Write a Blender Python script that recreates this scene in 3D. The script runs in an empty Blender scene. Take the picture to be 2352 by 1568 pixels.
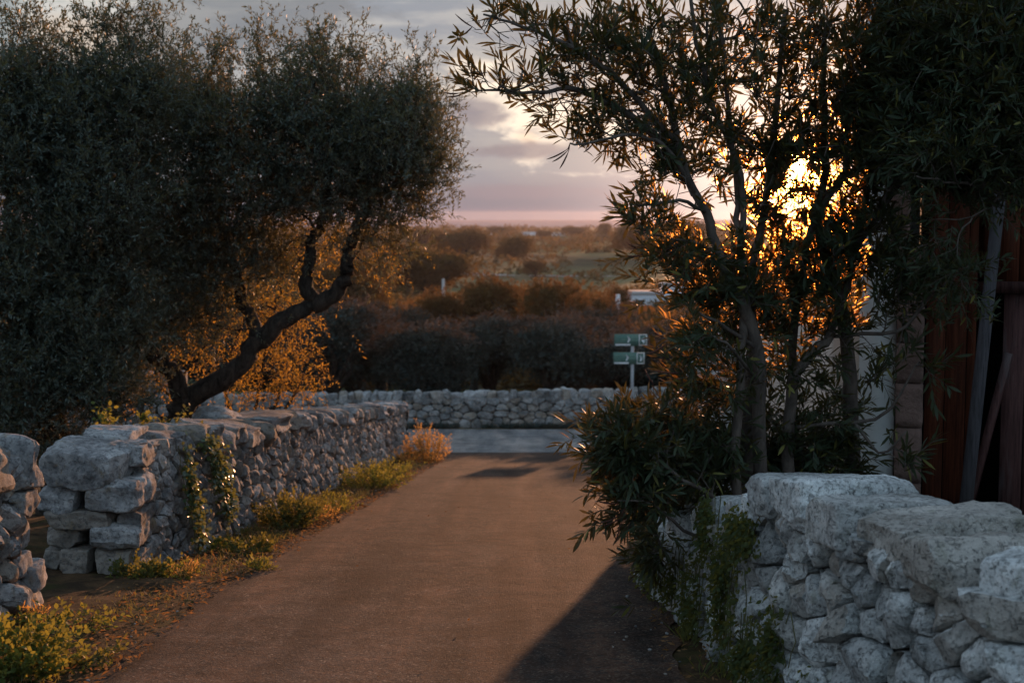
import bpy, math, random
import numpy as np

# ------------------------------------------------------------------ camera, sky, sun, exposure
scene = bpy.context.scene
COL = scene.collection
R = math.radians
PITCH = math.atan(292 / 3267.0)
EYE = 1.6                       # eye height over the lane at the camera
cam_d = bpy.data.cameras.new('camera')
cam = bpy.data.objects.new('camera', cam_d)
COL.objects.link(cam)
cam_d.lens = 50.0
cam_d.sensor_width = 36.0
cam_d.clip_start = 0.05
cam_d.clip_end = 60000
cam.location = (0, 0, 0)
cam.rotation_euler = (math.pi / 2 - PITCH, 0, 0)
cam_d.dof.use_dof = True
cam_d.dof.focus_distance = 8.8
cam_d.dof.aperture_fstop = 3.2
scene.camera = cam

SUN_AZ = math.atan(660 / 3267.0)         # to the right of the view axis
SUN_EL = R(2.0)
SD = np.array([math.sin(SUN_AZ) * math.cos(SUN_EL), math.cos(SUN_AZ) * math.cos(SUN_EL), math.sin(SUN_EL)])

sl = bpy.data.lights.new('sun', 'SUN')
sl.energy = 3.1
sl.angle = R(0.5)
sl.color = (1.0, 0.47, 0.23)
so = bpy.data.objects.new('sun', sl)
COL.objects.link(so)
from mathutils import Vector, Matrix
so.rotation_euler = Vector(SD).to_track_quat('Z', 'Y').to_euler()

scene.view_settings.view_transform = 'Standard'
scene.view_settings.look = 'None'
scene.view_settings.exposure = 0.82
scene.view_settings.gamma = 1.0
scene.cycles.use_denoising = True
scene.cycles.max_bounces = 5
scene.cycles.diffuse_bounces = 3
scene.cycles.glossy_bounces = 2
scene.cycles.transmission_bounces = 3
scene.cycles.transparent_max_bounces = 4
scene.cycles.volume_bounces = 0
scene.cycles.sample_clamp_indirect = 4.0
scene.cycles.volume_step_rate = 1.0
scene.render.use_persistent_data = False

world = bpy.data.worlds.new('World')
scene.world = world
world.use_nodes = True
nt = world.node_tree
nt.nodes.clear()


class NT:
    """tiny helper to write node trees"""
    def __init__(s, tree):
        s.t = tree

    def n(s, typ, ins=None, **props):
        nd = s.t.nodes.new(typ)
        for k, v in props.items():
            setattr(nd, k, v)
        if ins:
            for k, v in ins.items():
                sock = nd.inputs[k]
                if hasattr(v, 'is_output') or isinstance(v, bpy.types.NodeSocket):
                    s.t.links.new(v, sock)
                else:
                    sock.default_value = v
        return nd

    def math(s, op, a, b=0.0, c=0.0, clamp=False):
        nd = s.n('ShaderNodeMath', {0: a, 1: b, 2: c}, operation=op, use_clamp=clamp)
        return nd.outputs[0]

    def vm(s, op, a, b=(0, 0, 0)):
        nd = s.n('ShaderNodeVectorMath', {0: a, 1: b}, operation=op)
        return nd.outputs['Value'] if op in ('DOT_PRODUCT', 'LENGTH') else nd.outputs['Vector']

    def mix(s, f, a, b, mode='MIX'):
        nd = s.n('ShaderNodeMix', data_type='RGBA', blend_type=mode)
        for i, v in ((0, f), (6, a), (7, b)):
            if isinstance(v, bpy.types.NodeSocket):
                s.t.links.new(v, nd.inputs[i])
            else:
                if i and len(v) == 3:
                    v = (*v, 1)
                nd.inputs[i].default_value = v
        return nd.outputs[2]

    def ramp(s, fac, stops, interp='LINEAR'):
        nd = s.n('ShaderNodeValToRGB', {0: fac})
        cr = nd.color_ramp
        cr.interpolation = interp
        while len(cr.elements) < len(stops):
            cr.elements.new(0.5)
        for e, (p, c) in zip(cr.elements, stops):
            e.position = p
            e.color = (*c, 1) if not isinstance(c, (int, float)) else (c, c, c, 1)
        return nd.outputs[0]

    def noise(s, vec, scale, detail=3.0, rough=0.55, dist=0.0):
        ins = {'Scale': scale, 'Detail': detail, 'Roughness': rough, 'Distortion': dist}
        if vec is not None:
            ins['Vector'] = vec
        return s.n('ShaderNodeTexNoise', ins).outputs[0]


def sky_dir(px, py):
    d = np.array([(px - 1176) / 3267.0, 1.0, -(py - 784) / 3267.0])
    c, s_ = math.cos(PITCH), math.sin(PITCH)
    d = np.array([d[0], d[1] * c + d[2] * s_, -d[1] * s_ + d[2] * c])
    return d / np.linalg.norm(d)


N = NT(nt)
tc = N.n('ShaderNodeTexCoord').outputs['Generated']
dirn = N.vm('NORMALIZE', tc)
sep = N.n('ShaderNodeSeparateXYZ', {0: dirn})
zz = sep.outputs[2]
xx = sep.outputs[0]
sky = N.n('ShaderNodeTexSky', sky_type='NISHITA', sun_disc=False, sun_elevation=SUN_EL,
          sun_rotation=SUN_AZ, altitude=60.0, air_density=1.2, dust_density=2.0, ozone_density=1.5)
# high cloud sheet of the evening: colour by elevation, clumped by noise
base = N.ramp(zz, [(0.0, (1.1, 1.3, 1.7)), (0.012, (1.5, 1.6, 1.9)), (0.03, (2.05, 2.3, 2.5)), (0.08, (2.75, 2.8, 2.8)),
                   (0.17, (3.1, 3.15, 3.2)), (0.28, (2.7, 3.1, 3.5)), (0.5, (2.8, 3.6, 4.5)), (1.0, (2.6, 3.6, 4.8))])
flat = N.n('ShaderNodeMapping', {'Vector': dirn, 'Scale': (1.0, 1.0, 3.2)}, vector_type='POINT').outputs[0]
n1 = N.noise(flat, 6.0, 7.0, 0.58, 0.8)
n2 = N.noise(flat, 15.0, 7.0, 0.6, 0.4)
flat3 = N.n('ShaderNodeMapping', {'Vector': dirn, 'Scale': (1.0, 1.0, 9.0)}, vector_type='POINT').outputs[0]
n3 = N.noise(flat3, 7.0, 6.0, 0.6, 0.5)
cl = N.math('ADD', N.math('MULTIPLY', n1, 0.40), N.math('ADD', N.math('MULTIPLY', n2, 0.2), N.math('MULTIPLY', n3, 0.40)))
dark = N.ramp(cl, [(0.44, 0.0), (0.56, 1.0)], 'EASE')
lowmask = N.ramp(zz, [(0.0, 0.25), (0.05, 0.8), (0.2, 1.0)])
col = N.mix(N.math('MULTIPLY', N.math('MULTIPLY', dark, lowmask), 0.9), base, (1.50, 1.82, 2.25))


def lump(px, py, rad, sharp, amp, colr, col, nz=0.5):
    """a real bright or grey cloud lump in a direction of the sky"""
    d = sky_dir(px, py)
    dv = N.vm('SUBTRACT', dirn, tuple(d))
    dv = N.vm('MULTIPLY', dv, (1 / rad[0], 1 / rad[0], 1 / rad[1]))
    ln = N.vm('LENGTH', dv)
    v = N.math('ADD', N.math('SUBTRACT', 1.0, ln), N.math('MULTIPLY', N.math('SUBTRACT', n2, 0.5), nz * 6))
    m = N.n('ShaderNodeMapRange', {0: v, 1: 0.0, 2: sharp, 3: 0.0, 4: amp}, interpolation_type='SMOOTHSTEP').outputs[0]
    return N.mix(m, col, colr)


col = lump(70, 20, (0.12, 0.045), 0.5, 0.8, (2.2, 2.45, 2.5), col)
col = lump(270, 30, (0.07, 0.045), 0.5, 0.9, (4.2, 4.1, 3.9), col)
col = lump(240, 100, (0.06, 0.025), 0.7, 0.85, (4.2, 3.5, 2.9), col)
col = lump(540, 50, (0.09, 0.05), 0.4, 0.75, (1.25, 1.4, 1.6), col)
col = lump(1240, 250, (0.06, 0.042), 0.8, 0.95, (7.0, 6.1, 5.0), col, 0.8)
col = lump(1212, 312, (0.012, 0.010), 1.0, 0.9, (6.0, 4.8, 3.7), col, 0.6)
col = lump(1070, 262, (0.035, 0.014), 0.7, 0.85, (1.45, 1.55, 1.9), col, 0.6)
col = lump(1180, 345, (0.06, 0.008), 0.7, 0.85, (1.45, 1.55, 1.85), col, 0.4)
col = lump(1190, 440, (0.08, 0.007), 0.7, 0.7, (1.7, 1.65, 1.95), col, 0.4)
# aureole round the low sun
dt = N.vm('DOT_PRODUCT', dirn, tuple(SD))
dt = N.math('MAXIMUM', dt, 0.0)
g2 = N.math('POWER', dt, 260.0)
g3 = N.math('POWER', dt, 3500.0)
disc = N.math('GREATER_THAN', dt, math.cos(R(0.34)))


def addc(col, fac, c):
    v = N.vm('SCALE', c)
    nd = v.node
    N.t.links.new(fac, nd.inputs['Scale'])
    return N.vm('ADD', col, v)


g0 = N.math('POWER', dt, 190.0)
col = addc(col, g0, (5.0, 3.8, 3.1))
back = N.math('POWER', N.math('MAXIMUM', N.math('MULTIPLY', sep.outputs[1], -1.0), 0.0), 1.5)
col = addc(col, back, (0.3, 1.1, 1.7))
col = addc(col, g2, (2.6, 1.6, 0.9))
col = addc(col, g3, (22.0, 10.0, 3.5))
col = addc(col, disc, (420.0, 250.0, 110.0))
col = N.mix(0.90, N.n('ShaderNodeVectorMath', {0: sky.outputs[0], 1: (0.6, 0.6, 0.6)}, operation='MULTIPLY').outputs[0], col)
bg = N.n('ShaderNodeBackground', {'Color': col, 'Strength': 0.10})
wo = N.n('ShaderNodeOutputWorld', {'Surface': bg.outputs[0]})
world.cycles.sampling_method = 'MANUAL'
world.cycles.sample_map_resolution = 2048

# ------------------------------------------------------------------ numeric helpers
CP, SP = math.cos(PITCH), math.sin(PITCH)


def at(px, py, Y):
    """world point at distance Y ahead, seen at that place of the picture (2352 x 1568)"""
    px = np.asarray(px, float); py = np.asarray(py, float)
    dx = (px - 1176) / 3267.0
    dy = -(py - 784) / 3267.0
    wy = CP + dy * SP
    wz = -SP + dy * CP
    k = Y / wy
    return np.stack([dx * k, np.broadcast_to(Y, np.shape(dx * k)) * 1.0, wz * k], -1)


GY = np.array([-200, 40, 60, 100, 200, 300, 400, 600, 1000, 1500, 1700, 90000], float)
GD = np.array([-20.4, 6.0, 7.7, 9.4, 11.6, 12.7, 13.1, 13.5, 13.9, 14.2, 17.0, 30.0], float)
SEA = 14.5


def ground(x, y):
    y = np.asarray(y, float)
    z = -np.interp(y, GY, GD)
    flat = y < 40
    z = np.where(flat, -(EYE + 0.11 * y), z)
    return z


def hsh(i, j, k, seed):
    n = (i * 374761393 + j * 668265263 + k * 2147483647 + seed * 1274126177) & 0xffffffff
    n = ((n ^ (n >> 13)) * 1274126177) & 0xffffffff
    n = n ^ (n >> 16)
    return (n & 0xffff) / 65535.0


def vnoise(p, scale=1.0, seed=0):
    p = np.asarray(p, float) * scale + 1000.0
    f = np.floor(p).astype(np.int64)
    t = p - f
    t = t * t * (3 - 2 * t)
    r = 0
    for a in (0, 1):
        for b in (0, 1):
            for c in (0, 1):
                w = (t[..., 0] if a else 1 - t[..., 0]) * (t[..., 1] if b else 1 - t[..., 1]) * (t[..., 2] if c else 1 - t[..., 2])
                r = r + w * hsh(f[..., 0] + a, f[..., 1] + b, f[..., 2] + c, seed)
    return r * 2 - 1


def fbm(p, scale, seed=0, oct=3):
    r = 0; a = 1.0; s = 0
    for o in range(oct):
        r = r + a * vnoise(p, scale * 2 ** o, seed + o * 17)
        s += a
        a *= 0.5
    return r / s


class MB:
    """mesh buffer: vertex blocks and face blocks of any size"""
    def __init__(s):
        s.v = []; s.f = []; s.n = 0; s.sharp = 0

    def add(s, verts, *faces):
        verts = np.asarray(verts, float).reshape(-1, 3)
        for f in faces:
            f = np.asarray(f, np.int64)
            if len(f):
                s.f.append(f + s.n)
        s.v.append(verts)
        s.n += len(verts)

    def build(s, name, mat, parent=None, smooth=True, origin=None, mats=None):
        V = np.concatenate(s.v) if s.v else np.zeros((0, 3))
        if parent is not None:
            V = V - np.array(parent.matrix_world_loc)
            o_loc = (0, 0, 0)
        else:
            o_loc = tuple(origin) if origin is not None else (0, 0, 0)
            V = V - np.array(o_loc)
        me = bpy.data.meshes.new(name)
        tot = sum(f.shape[0] for f in s.f)
        loops = np.concatenate([f.ravel() for f in s.f]) if s.f else np.zeros(0, int)
        sizes = np.concatenate([np.full(f.shape[0], f.shape[1]) for f in s.f]) if s.f else np.zeros(0, int)
        starts = np.concatenate([[0], np.cumsum(sizes)[:-1]]) if tot else np.zeros(0, int)
        me.vertices.add(len(V)); me.loops.add(len(loops)); me.polygons.add(tot)
        me.vertices.foreach_set('co', V.astype(np.float32).ravel())
        me.loops.foreach_set('vertex_index', loops.astype(np.int32))
        me.polygons.foreach_set('loop_start', starts.astype(np.int32))
        if smooth:
            me.polygons.foreach_set('use_smooth', np.ones(tot, bool))
        me.update(calc_edges=True)
        if s.sharp:
            me.set_sharp_from_angle(angle=R(s.sharp))
        me.materials.append(mat)
        o = bpy.data.objects.new(name, me)
        COL.objects.link(o)
        if parent is not None:
            o.parent = parent
            o['_'] = 0
            del o['_']
        else:
            o.location = o_loc
        return o


class Root:
    pass


def tag(o, label=None, cat=None, group=None, kind=None):
    if label: o['label'] = label
    if cat: o['category'] = cat
    if group: o['group'] = group
    if kind: o['kind'] = kind
    return o


_locs = {}


def thing(name, loc, label, cat, group=None):
    o = bpy.data.objects.new(name, None)
    o.empty_display_size = 0.2
    COL.objects.link(o)
    o.location = tuple(float(c) for c in loc)
    _locs[o.name] = tuple(float(c) for c in loc)
    tag(o, label, cat, group)
    return o


def part(mb, name, mat, parent, label=None, smooth=True):
    if name in ('stonework', 'capstone', 'end_block', 'rubble_wall'):
        mb.sharp = 24
    """build the buffer (world coordinates) as a child of a thing, or of a part"""
    root = parent
    while root.parent is not None:
        root = root.parent
    base = np.array(_locs[root.name])
    mb.v = [v - base for v in mb.v]
    o = mb.build(name, mat, smooth=smooth)
    o.parent = parent
    if label: o['label'] = label
    return o


# ------------------------------------------------------------------ shape helpers
def box_mb(mb, lo, hi, M=None):
    x0, y0, z0 = lo; x1, y1, z1 = hi
    V = np.array([[x0, y0, z0], [x1, y0, z0], [x1, y1, z0], [x0, y1, z0], [x0, y0, z1], [x1, y0, z1], [x1, y1, z1], [x0, y1, z1]], float)
    if M is not None:
        V = V @ M[0].T + M[1]
    mb.add(V, [[0, 3, 2, 1], [4, 5, 6, 7], [0, 1, 5, 4], [1, 2, 6, 5], [2, 3, 7, 6], [3, 0, 4, 7]])


_cube_cache = {}


def cube_grid(n):
    if n in _cube_cache:
        return _cube_cache[n]
    vid = {}; V = []; F = []
    def g(p):
        k = tuple(int(round(c)) for c in p)
        if k not in vid:
            vid[k] = len(V); V.append([2 * c / n - 1 for c in k])
        return vid[k]
    for ax in range(3):
        for side in (0, n):
            for i in range(n):
                for j in range(n):
                    q = []
                    for (a, b) in ((0, 0), (1, 0), (1, 1), (0, 1)):
                        p = [0, 0, 0]
                        p[ax] = side; p[(ax + 1) % 3] = i + a; p[(ax + 2) % 3] = j + b
                        q.append(g(p))
                    if side == 0: q = q[::-1]
                    F.append(q)
    _cube_cache[n] = (np.array(V, float), np.array(F))
    return _cube_cache[n]


def rot_xyz(rx, ry, rz):
    return np.array(Matrix.Rotation(rz, 3, 'Z') @ Matrix.Rotation(ry, 3, 'Y') @ Matrix.Rotation(rx, 3, 'X'))


def stone(mb, c, size, rot, rng, n=8, power=5.0, rough=0.08, cuts=4, cutd=0.78, fine=0.02):
    """one rough stone: rounded block, random facets, broken surface"""
    V, F = cube_grid(n)
    V = V.copy()
    m = np.max(np.abs(V), 1, keepdims=True)
    pn = (np.abs(V) ** power).sum(1, keepdims=True) ** (1 / power)
    V = V * m / pn
    for _ in range(cuts):
        d = rng.normal(size=3); d /= np.linalg.norm(d)
        lim = cutd * np.abs(d).sum() * rng.uniform(0.82, 1.0)
        s = V @ d
        over = np.maximum(s - lim, 0)
        V = V - over[:, None] * d[None] * 0.92
    sd = int(rng.integers(1, 9999))
    V = V * (1 + rough * fbm(V, 0.9, sd, 2)[:, None] * 2)
    P = V * np.array(size)[None] / 2
    P = P @ np.asarray(rot).T
    nrm = V / np.linalg.norm(V, axis=1, keepdims=True) @ np.asarray(rot).T
    P = P + np.asarray(c)[None]
    P = P + nrm * ((fbm(P, 7.0, sd + 3, 2) * 0.9 + fbm(P, 22.0, sd + 5, 3) * 0.6) * fine)[:, None]
    mb.add(P, F)


def tube(mb, pts, rad, seg=6, cap=False):
    pts = np.asarray(pts, float); rad = np.asarray(rad, float)
    n = len(pts)
    T = np.gradient(pts, axis=0)
    T /= np.linalg.norm(T, axis=1, keepdims=True) + 1e-9
    ref = np.array([0.31, 0.17, 0.93]) if abs(T[0][2]) < 0.9 else np.array([1.0, 0.1, 0.0])
    A = np.cross(T, ref); A /= np.linalg.norm(A, axis=1, keepdims=True) + 1e-9
    B = np.cross(T, A)
    th = np.arange(seg) / seg * 2 * np.pi
    ring = A[:, None, :] * np.cos(th)[None, :, None] + B[:, None, :] * np.sin(th)[None, :, None]
    V = pts[:, None, :] + ring * rad[:, None, None]
    i = np.arange(n - 1)[:, None] * seg
    j = np.arange(seg)[None]
    k = (j + 1) % seg
    F = np.stack([i + j, i + k, i + seg + k, i + seg + j], -1).reshape(-1, 4)
    V = V.reshape(-1, 3)
    if cap:
        V = np.concatenate([V, pts[:1], pts[-1:]])
        jj = np.arange(seg); kk = (jj + 1) % seg
        f1 = np.stack([np.full(seg, n * seg), kk, jj], -1)
        f2 = np.stack([np.full(seg, n * seg + 1), (n - 1) * seg + jj, (n - 1) * seg + kk], -1)
        mb.add(V, F, np.concatenate([f1, f2]))
    else:
        mb.add(V, F)


def unit(v):
    return v / (np.linalg.norm(v, axis=-1, keepdims=True) + 1e-9)


def leaves(mb, P, D, L, W, rng, curl=0.15, shape='long'):
    """leaf blades: base P, direction D, length L, width W"""
    n = len(P)
    if n == 0: return
    D = unit(D)
    up = rng.normal(size=(n, 3)) * 0.6 + np.array([0, 0, 1.0])
    S = unit(np.cross(D, up))
    Nn = np.cross(S, D)
    L = np.broadcast_to(L, n)[:, None]; W = np.broadcast_to(W, n)[:, None]
    c = (rng.uniform(-0.3, 1.0, n)[:, None] * curl) * L
    if shape == 'quad':
        V = np.stack([P, P + D * L * .5 + S * W * .5, P + D * L - Nn * c, P + D * L * .5 - S * W * .5], 1)
        f = np.arange(n)[:, None] * 4 + np.array([[0, 1, 2, 3]])
        mb.add(V.reshape(-1, 3), f)
        return
    V = np.stack([P,
                  P + D * L * .3 + S * W * .42 + Nn * W * .12, P + D * L * .3 - S * W * .42 + Nn * W * .12,
                  P + D * L * .65 + S * W * .45 - Nn * (c * .35 - W * .1), P + D * L * .65 - S * W * .45 - Nn * (c * .35 - W * .1),
                  P + D * L - Nn * c], 1)
    b = np.arange(n)[:, None] * 6
    mb.add(V.reshape(-1, 3), b + np.array([[1, 2, 4, 3]]), np.concatenate([b + np.array([[0, 2, 1]]), b + np.array([[3, 4, 5]])]))


# ------------------------------------------------------------------ materials
def new_mat(name):
    m = bpy.data.materials.new(name)
    m.use_nodes = True
    m.node_tree.nodes.clear()
    return m, NT(m.node_tree)


def finish(m, n, bsdf):
    n.n('ShaderNodeOutputMaterial', {'Surface': bsdf})
    return m


def mat_stone(name, c_dark, c_mid, c_light, lichen=(0.30, 0.20, 0.07), lich=0.25, bump=0.6, pit=1.0, sc=1.0, warm=None):
    m, n = new_mat(name)
    pos = n.n('ShaderNodeNewGeometry')
    p = pos.outputs['Position']
    isl = pos.outputs['Random Per Island']
    a = n.noise(p, 3.2 * sc, 5, 0.6)
    b = n.noise(p, 19 * sc, 5, 0.65)
    f = n.noise(p, 70 * sc, 4, 0.7)
    v = n.math('ADD', n.math('MULTIPLY', a, 0.45), n.math('MULTIPLY', b, 0.55))
    col = n.ramp(v, [(0.32, c_dark), (0.48, c_mid), (0.66, c_light)])
    tone = n.math('MULTIPLY_ADD', isl, 0.5, 0.72)
    col = n.mix(1.0, col, n.n('ShaderNodeCombineColor', {0: tone, 1: tone, 2: tone}).outputs[0], 'MULTIPLY')
    if warm:
        wm = n.ramp(n.math('FRACT', n.math('MULTIPLY', isl, 7.31)), [(0.55, 0.0), (0.9, 0.6)])
        col = n.mix(wm, col, warm)
    lm = n.ramp(n.noise(p, 6.5 * sc, 6, 0.7, 0.4), [(0.56, 0.0), (0.66, 1.0)])
    col = n.mix(n.math('MULTIPLY', lm, lich), col, lichen)
    big = n.ramp(n.noise(p, 1.6 * sc, 4, 0.6), [(0.4, 0.75), (0.62, 1.1)])
    col = n.mix(1.0, col, big, 'MULTIPLY')
    hole = n.ramp(n.noise(p, 24 * sc, 4, 0.75, 1.0), [(0.33, 0.0), (0.43, 1.0)])
    sp = n.ramp(n.noise(p, 34 * sc, 3, 0.6), [(0.38, 1.0), (0.45, 0.0)])
    col = n.mix(n.math('MULTIPLY', sp, 0.6 * pit), col, c_dark)
    col = n.mix(n.math('MULTIPLY', n.math('SUBTRACT', 1.0, hole), 0.55 * pit), col, c_dark)
    vor = n.n('ShaderNodeTexVoronoi', {'Vector': p, 'Scale': 45.0 * sc}, feature='F1').outputs['Distance']
    h = n.math('ADD', n.math('MULTIPLY', b, 0.8), n.math('MULTIPLY', f, 0.5))
    h = n.math('ADD', h, n.math('MULTIPLY', n.math('MINIMUM', vor, 0.35), 0.5 * pit))
    h = n.math('ADD', h, n.math('MULTIPLY', hole, 0.9 * pit))
    bp = n.n('ShaderNodeBump', {'Height': h, 'Strength': bump, 'Distance': 0.03})
    bs = n.n('ShaderNodeBsdfPrincipled', {'Base Color': col, 'Roughness': 0.9, 'Normal': bp.outputs[0]})
    bs.inputs['Specular IOR Level'].default_value = 0.25
    return finish(m, n, bs.outputs[0])


def mat_leaf(name, c1, c2, trans, tw=0.35, rough=0.45, spec=0.4, c3=None, c3amt=0.0, scale=2.0, fwd=0.0):
    m, n = new_mat(name)
    g = n.n('ShaderNodeNewGeometry')
    isl = g.outputs['Random Per Island']
    nz = n.noise(g.outputs['Position'], scale, 3, 0.6)
    col = n.mix(n.math('ADD', n.math('MULTIPLY', isl, 0.6), n.math('MULTIPLY_ADD', nz, 0.8, -0.2), clamp=True), c1, c2)
    if c3:
        k = n.ramp(n.math('FRACT', n.math('MULTIPLY', isl, 13.7)), [(1 - c3amt, 0.0), (1.0, 1.0)], 'CONSTANT')
        col = n.mix(n.math('GREATER_THAN', n.math('FRACT', n.math('MULTIPLY', isl, 13.7)), 1 - c3amt), col, c3)
    bs = n.n('ShaderNodeBsdfPrincipled', {'Base Color': col, 'Roughness': rough})
    bs.inputs['Specular IOR Level'].default_value = spec
    tr = n.n('ShaderNodeBsdfTranslucent', {'Color': (*trans, 1)})
    mx = n.n('ShaderNodeMixShader', {0: tw, 1: bs.outputs[0], 2: tr.outputs[0]})
    if fwd:        # light that scatters on nearly straight through the thin blade
        rf = n.n('ShaderNodeBsdfRefraction', {'Color': (0.95, 0.50, 0.12, 1), 'Roughness': 0.58, 'IOR': 1.02})
        mx = n.n('ShaderNodeMixShader', {0: fwd, 1: mx.outputs[0], 2: rf.outputs[0]})
    return finish(m, n, mx.outputs[0])


def mat_bark(name, c1, c2, sc=1.0, bump=0.8):
    m, n = new_mat(name)
    p = n.n('ShaderNodeNewGeometry').outputs['Position']
    mp = n.n('ShaderNodeMapping', {'Vector': p, 'Scale': (1, 1, 0.35)}).outputs[0]
    a = n.noise(mp, 9 * sc, 6, 0.7, 0.5)
    b = n.noise(mp, 40 * sc, 4, 0.7)
    col = n.ramp(a, [(0.35, c1), (0.62, c2)])
    bp = n.n('ShaderNodeBump', {'Height': n.math('ADD', a, n.math('MULTIPLY', b, 0.4)), 'Strength': bump, 'Distance': 0.03})
    bs = n.n('ShaderNodeBsdfPrincipled', {'Base Color': col, 'Roughness': 0.9, 'Normal': bp.outputs[0]})
    bs.inputs['Specular IOR Level'].default_value = 0.2
    return finish(m, n, bs.outputs[0])


def mat_plain(name, c1, c2, sc=3.0, rough=0.8, bump=0.2, bsc=60.0, bd=0.01, stretch=(1, 1, 1), spec=0.3, r0=0.35, r1=0.65):
    m, n = new_mat(name)
    p = n.n('ShaderNodeNewGeometry').outputs['Position']
    mp = n.n('ShaderNodeMapping', {'Vector': p, 'Scale': stretch}).outputs[0]
    a = n.noise(mp, sc, 6, 0.65)
    b = n.noise(mp, bsc, 4, 0.6)
    col = n.ramp(a, [(r0, c1), (r1, c2)])
    bp = n.n('ShaderNodeBump', {'Height': n.math('ADD', n.math('MULTIPLY', a, 0.6), b), 'Strength': bump, 'Distance': bd})
    bs = n.n('ShaderNodeBsdfPrincipled', {'Base Color': col, 'Roughness': rough, 'Normal': bp.outputs[0]})
    bs.inputs['Specular IOR Level'].default_value = spec
    return finish(m, n, bs.outputs[0])


def mat_asphalt(name, c1, c2, c3, dust_and_sheen, bump=1.0, dk=1.0):
    m, n = new_mat(name)
    p = n.n('ShaderNodeNewGeometry').outputs['Position']
    big = n.noise(n.n('ShaderNodeMapping', {'Vector': p, 'Scale': (1.0, 0.3, 1)}).outputs[0], 1.1, 5, 0.6)
    mid = n.noise(p, 7, 5, 0.7)
    fine = n.noise(p, 120, 3, 0.7)
    v = n.n('ShaderNodeTexVoronoi', {'Vector': p, 'Scale': 85.0}, feature='F1')
    v2 = n.n('ShaderNodeTexVoronoi', {'Vector': p, 'Scale': 38.0}, feature='F1')
    rnd = n.n('ShaderNodeSeparateColor', {0: v.outputs['Color']}).outputs[0]
    rnd2 = n.n('ShaderNodeSeparateColor', {0: v2.outputs['Color']}).outputs[1]
    col = n.mix(n.ramp(big, [(0.35, 0.0), (0.65, 1.0)]), c1, c2)
    strk = n.noise(n.n('ShaderNodeMapping', {'Vector': p, 'Scale': (2.2, 0.12, 1)}).outputs[0], 1.0, 5, 0.65, 0.5)
    col = n.mix(n.math('MULTIPLY', n.ramp(strk, [(0.44, 0.0), (0.60, 1.0)]), 0.6), col, dust_and_sheen)  # long reddish streaks: the lane's warm sheen, painted in with the dust tone
    pat = n.noise(p, 0.8, 6, 0.72, 1.2)
    col = n.mix(n.math('MULTIPLY', n.ramp(pat, [(0.53, 0.0), (0.60, 1.0)]), 0.7), col, c1)
    crk = n.n('ShaderNodeTexVoronoi', {'Vector': n.vm('ADD', p, n.vm('SCALE', n.n('ShaderNodeTexNoise', {'Vector': p, 'Scale': 2.0, 'Detail': 4.0}).outputs[1])), 'Scale': 0.55}, feature='DISTANCE_TO_EDGE').outputs['Distance']
    ck = n.math('MULTIPLY', n.ramp(crk, [(0.0, 1.0), (0.008, 0.0)]), n.ramp(n.noise(p, 0.5, 3, 0.6), [(0.52, 0.0), (0.6, 1.0)]))
    col = n.mix(n.math('MULTIPLY', ck, 0.7), col, (0.012, 0.01, 0.01))
    col = n.mix(n.math('MULTIPLY', n.ramp(mid, [(0.45, 0.0), (0.75, 1.0)]), 0.5), col, dust_and_sheen)
    col = n.mix(n.math('MULTIPLY', n.ramp(rnd, [(0.5, 0.0), (1.0, 1.0)]), 0.7), col, c3)
    col = n.mix(n.math('MULTIPLY', n.ramp(rnd2, [(0.86, 0.0), (0.9, 1.0)]), 0.7), col, (0.03, 0.027, 0.025))
    col = n.mix(n.ramp(rnd, [(0.012, 0.45), (0.016, 0.0)]), col, (0.30, 0.23, 0.17))
    hv = n.math('SUBTRACT', 0.5, v.outputs['Distance'])
    hv2 = n.math('MULTIPLY', n.math('SUBTRACT', 0.5, v2.outputs['Distance']), n.ramp(rnd2, [(0.1, 1.0), (0.25, 0.1)]))
    h = n.math('ADD', n.math('MULTIPLY', hv, n.math('MULTIPLY_ADD', rnd, 0.8, 0.3)), n.math('ADD', hv2, n.math('MULTIPLY', fine, 0.3)))
    h = n.math('ADD', h, n.math('MULTIPLY', mid, 0.9))
    h = n.math('ADD', h, n.math('MULTIPLY', pat, 2.0))
    bp = n.n('ShaderNodeBump', {'Height': h, 'Strength': bump, 'Distance': 0.006})
    band = n.noise(n.n('ShaderNodeMapping', {'Vector': p, 'Scale': (1.5, 0.07, 1)}).outputs[0], 1.3, 3, 0.5, 0.3)
    col = n.mix(1.0, col, n.ramp(band, [(0.36, (0.62 * dk, 0.62 * dk, 0.64 * dk)), (0.5, (0.95 * dk, 0.93 * dk, 0.92 * dk)), (0.64, (1.38 * dk, 1.26 * dk, 1.18 * dk))]), 'MULTIPLY')  # wheel-worn bands; the lighter ones also carry a painted red sheen
    blot = n.noise(p, 1.7, 7, 0.75, 0.8)
    col = n.mix(1.0, col, n.ramp(blot, [(0.38, 0.62), (0.52, 1.0), (0.66, 1.3)]), 'MULTIPLY')
    dust = n.ramp(n.noise(p, 3.1, 6, 0.8, 0.3), [(0.57, 0.0), (0.70, 0.6)])
    col = n.mix(dust, col, tuple(1.5 * q for q in dust_and_sheen))
    bs = n.n('ShaderNodeBsdfPrincipled', {'Base Color': col, 'Roughness': 0.95, 'Normal': bp.outputs[0]})
    bs.inputs['Specular IOR Level'].default_value = 0.07
    return finish(m, n, bs.outputs[0])


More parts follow.
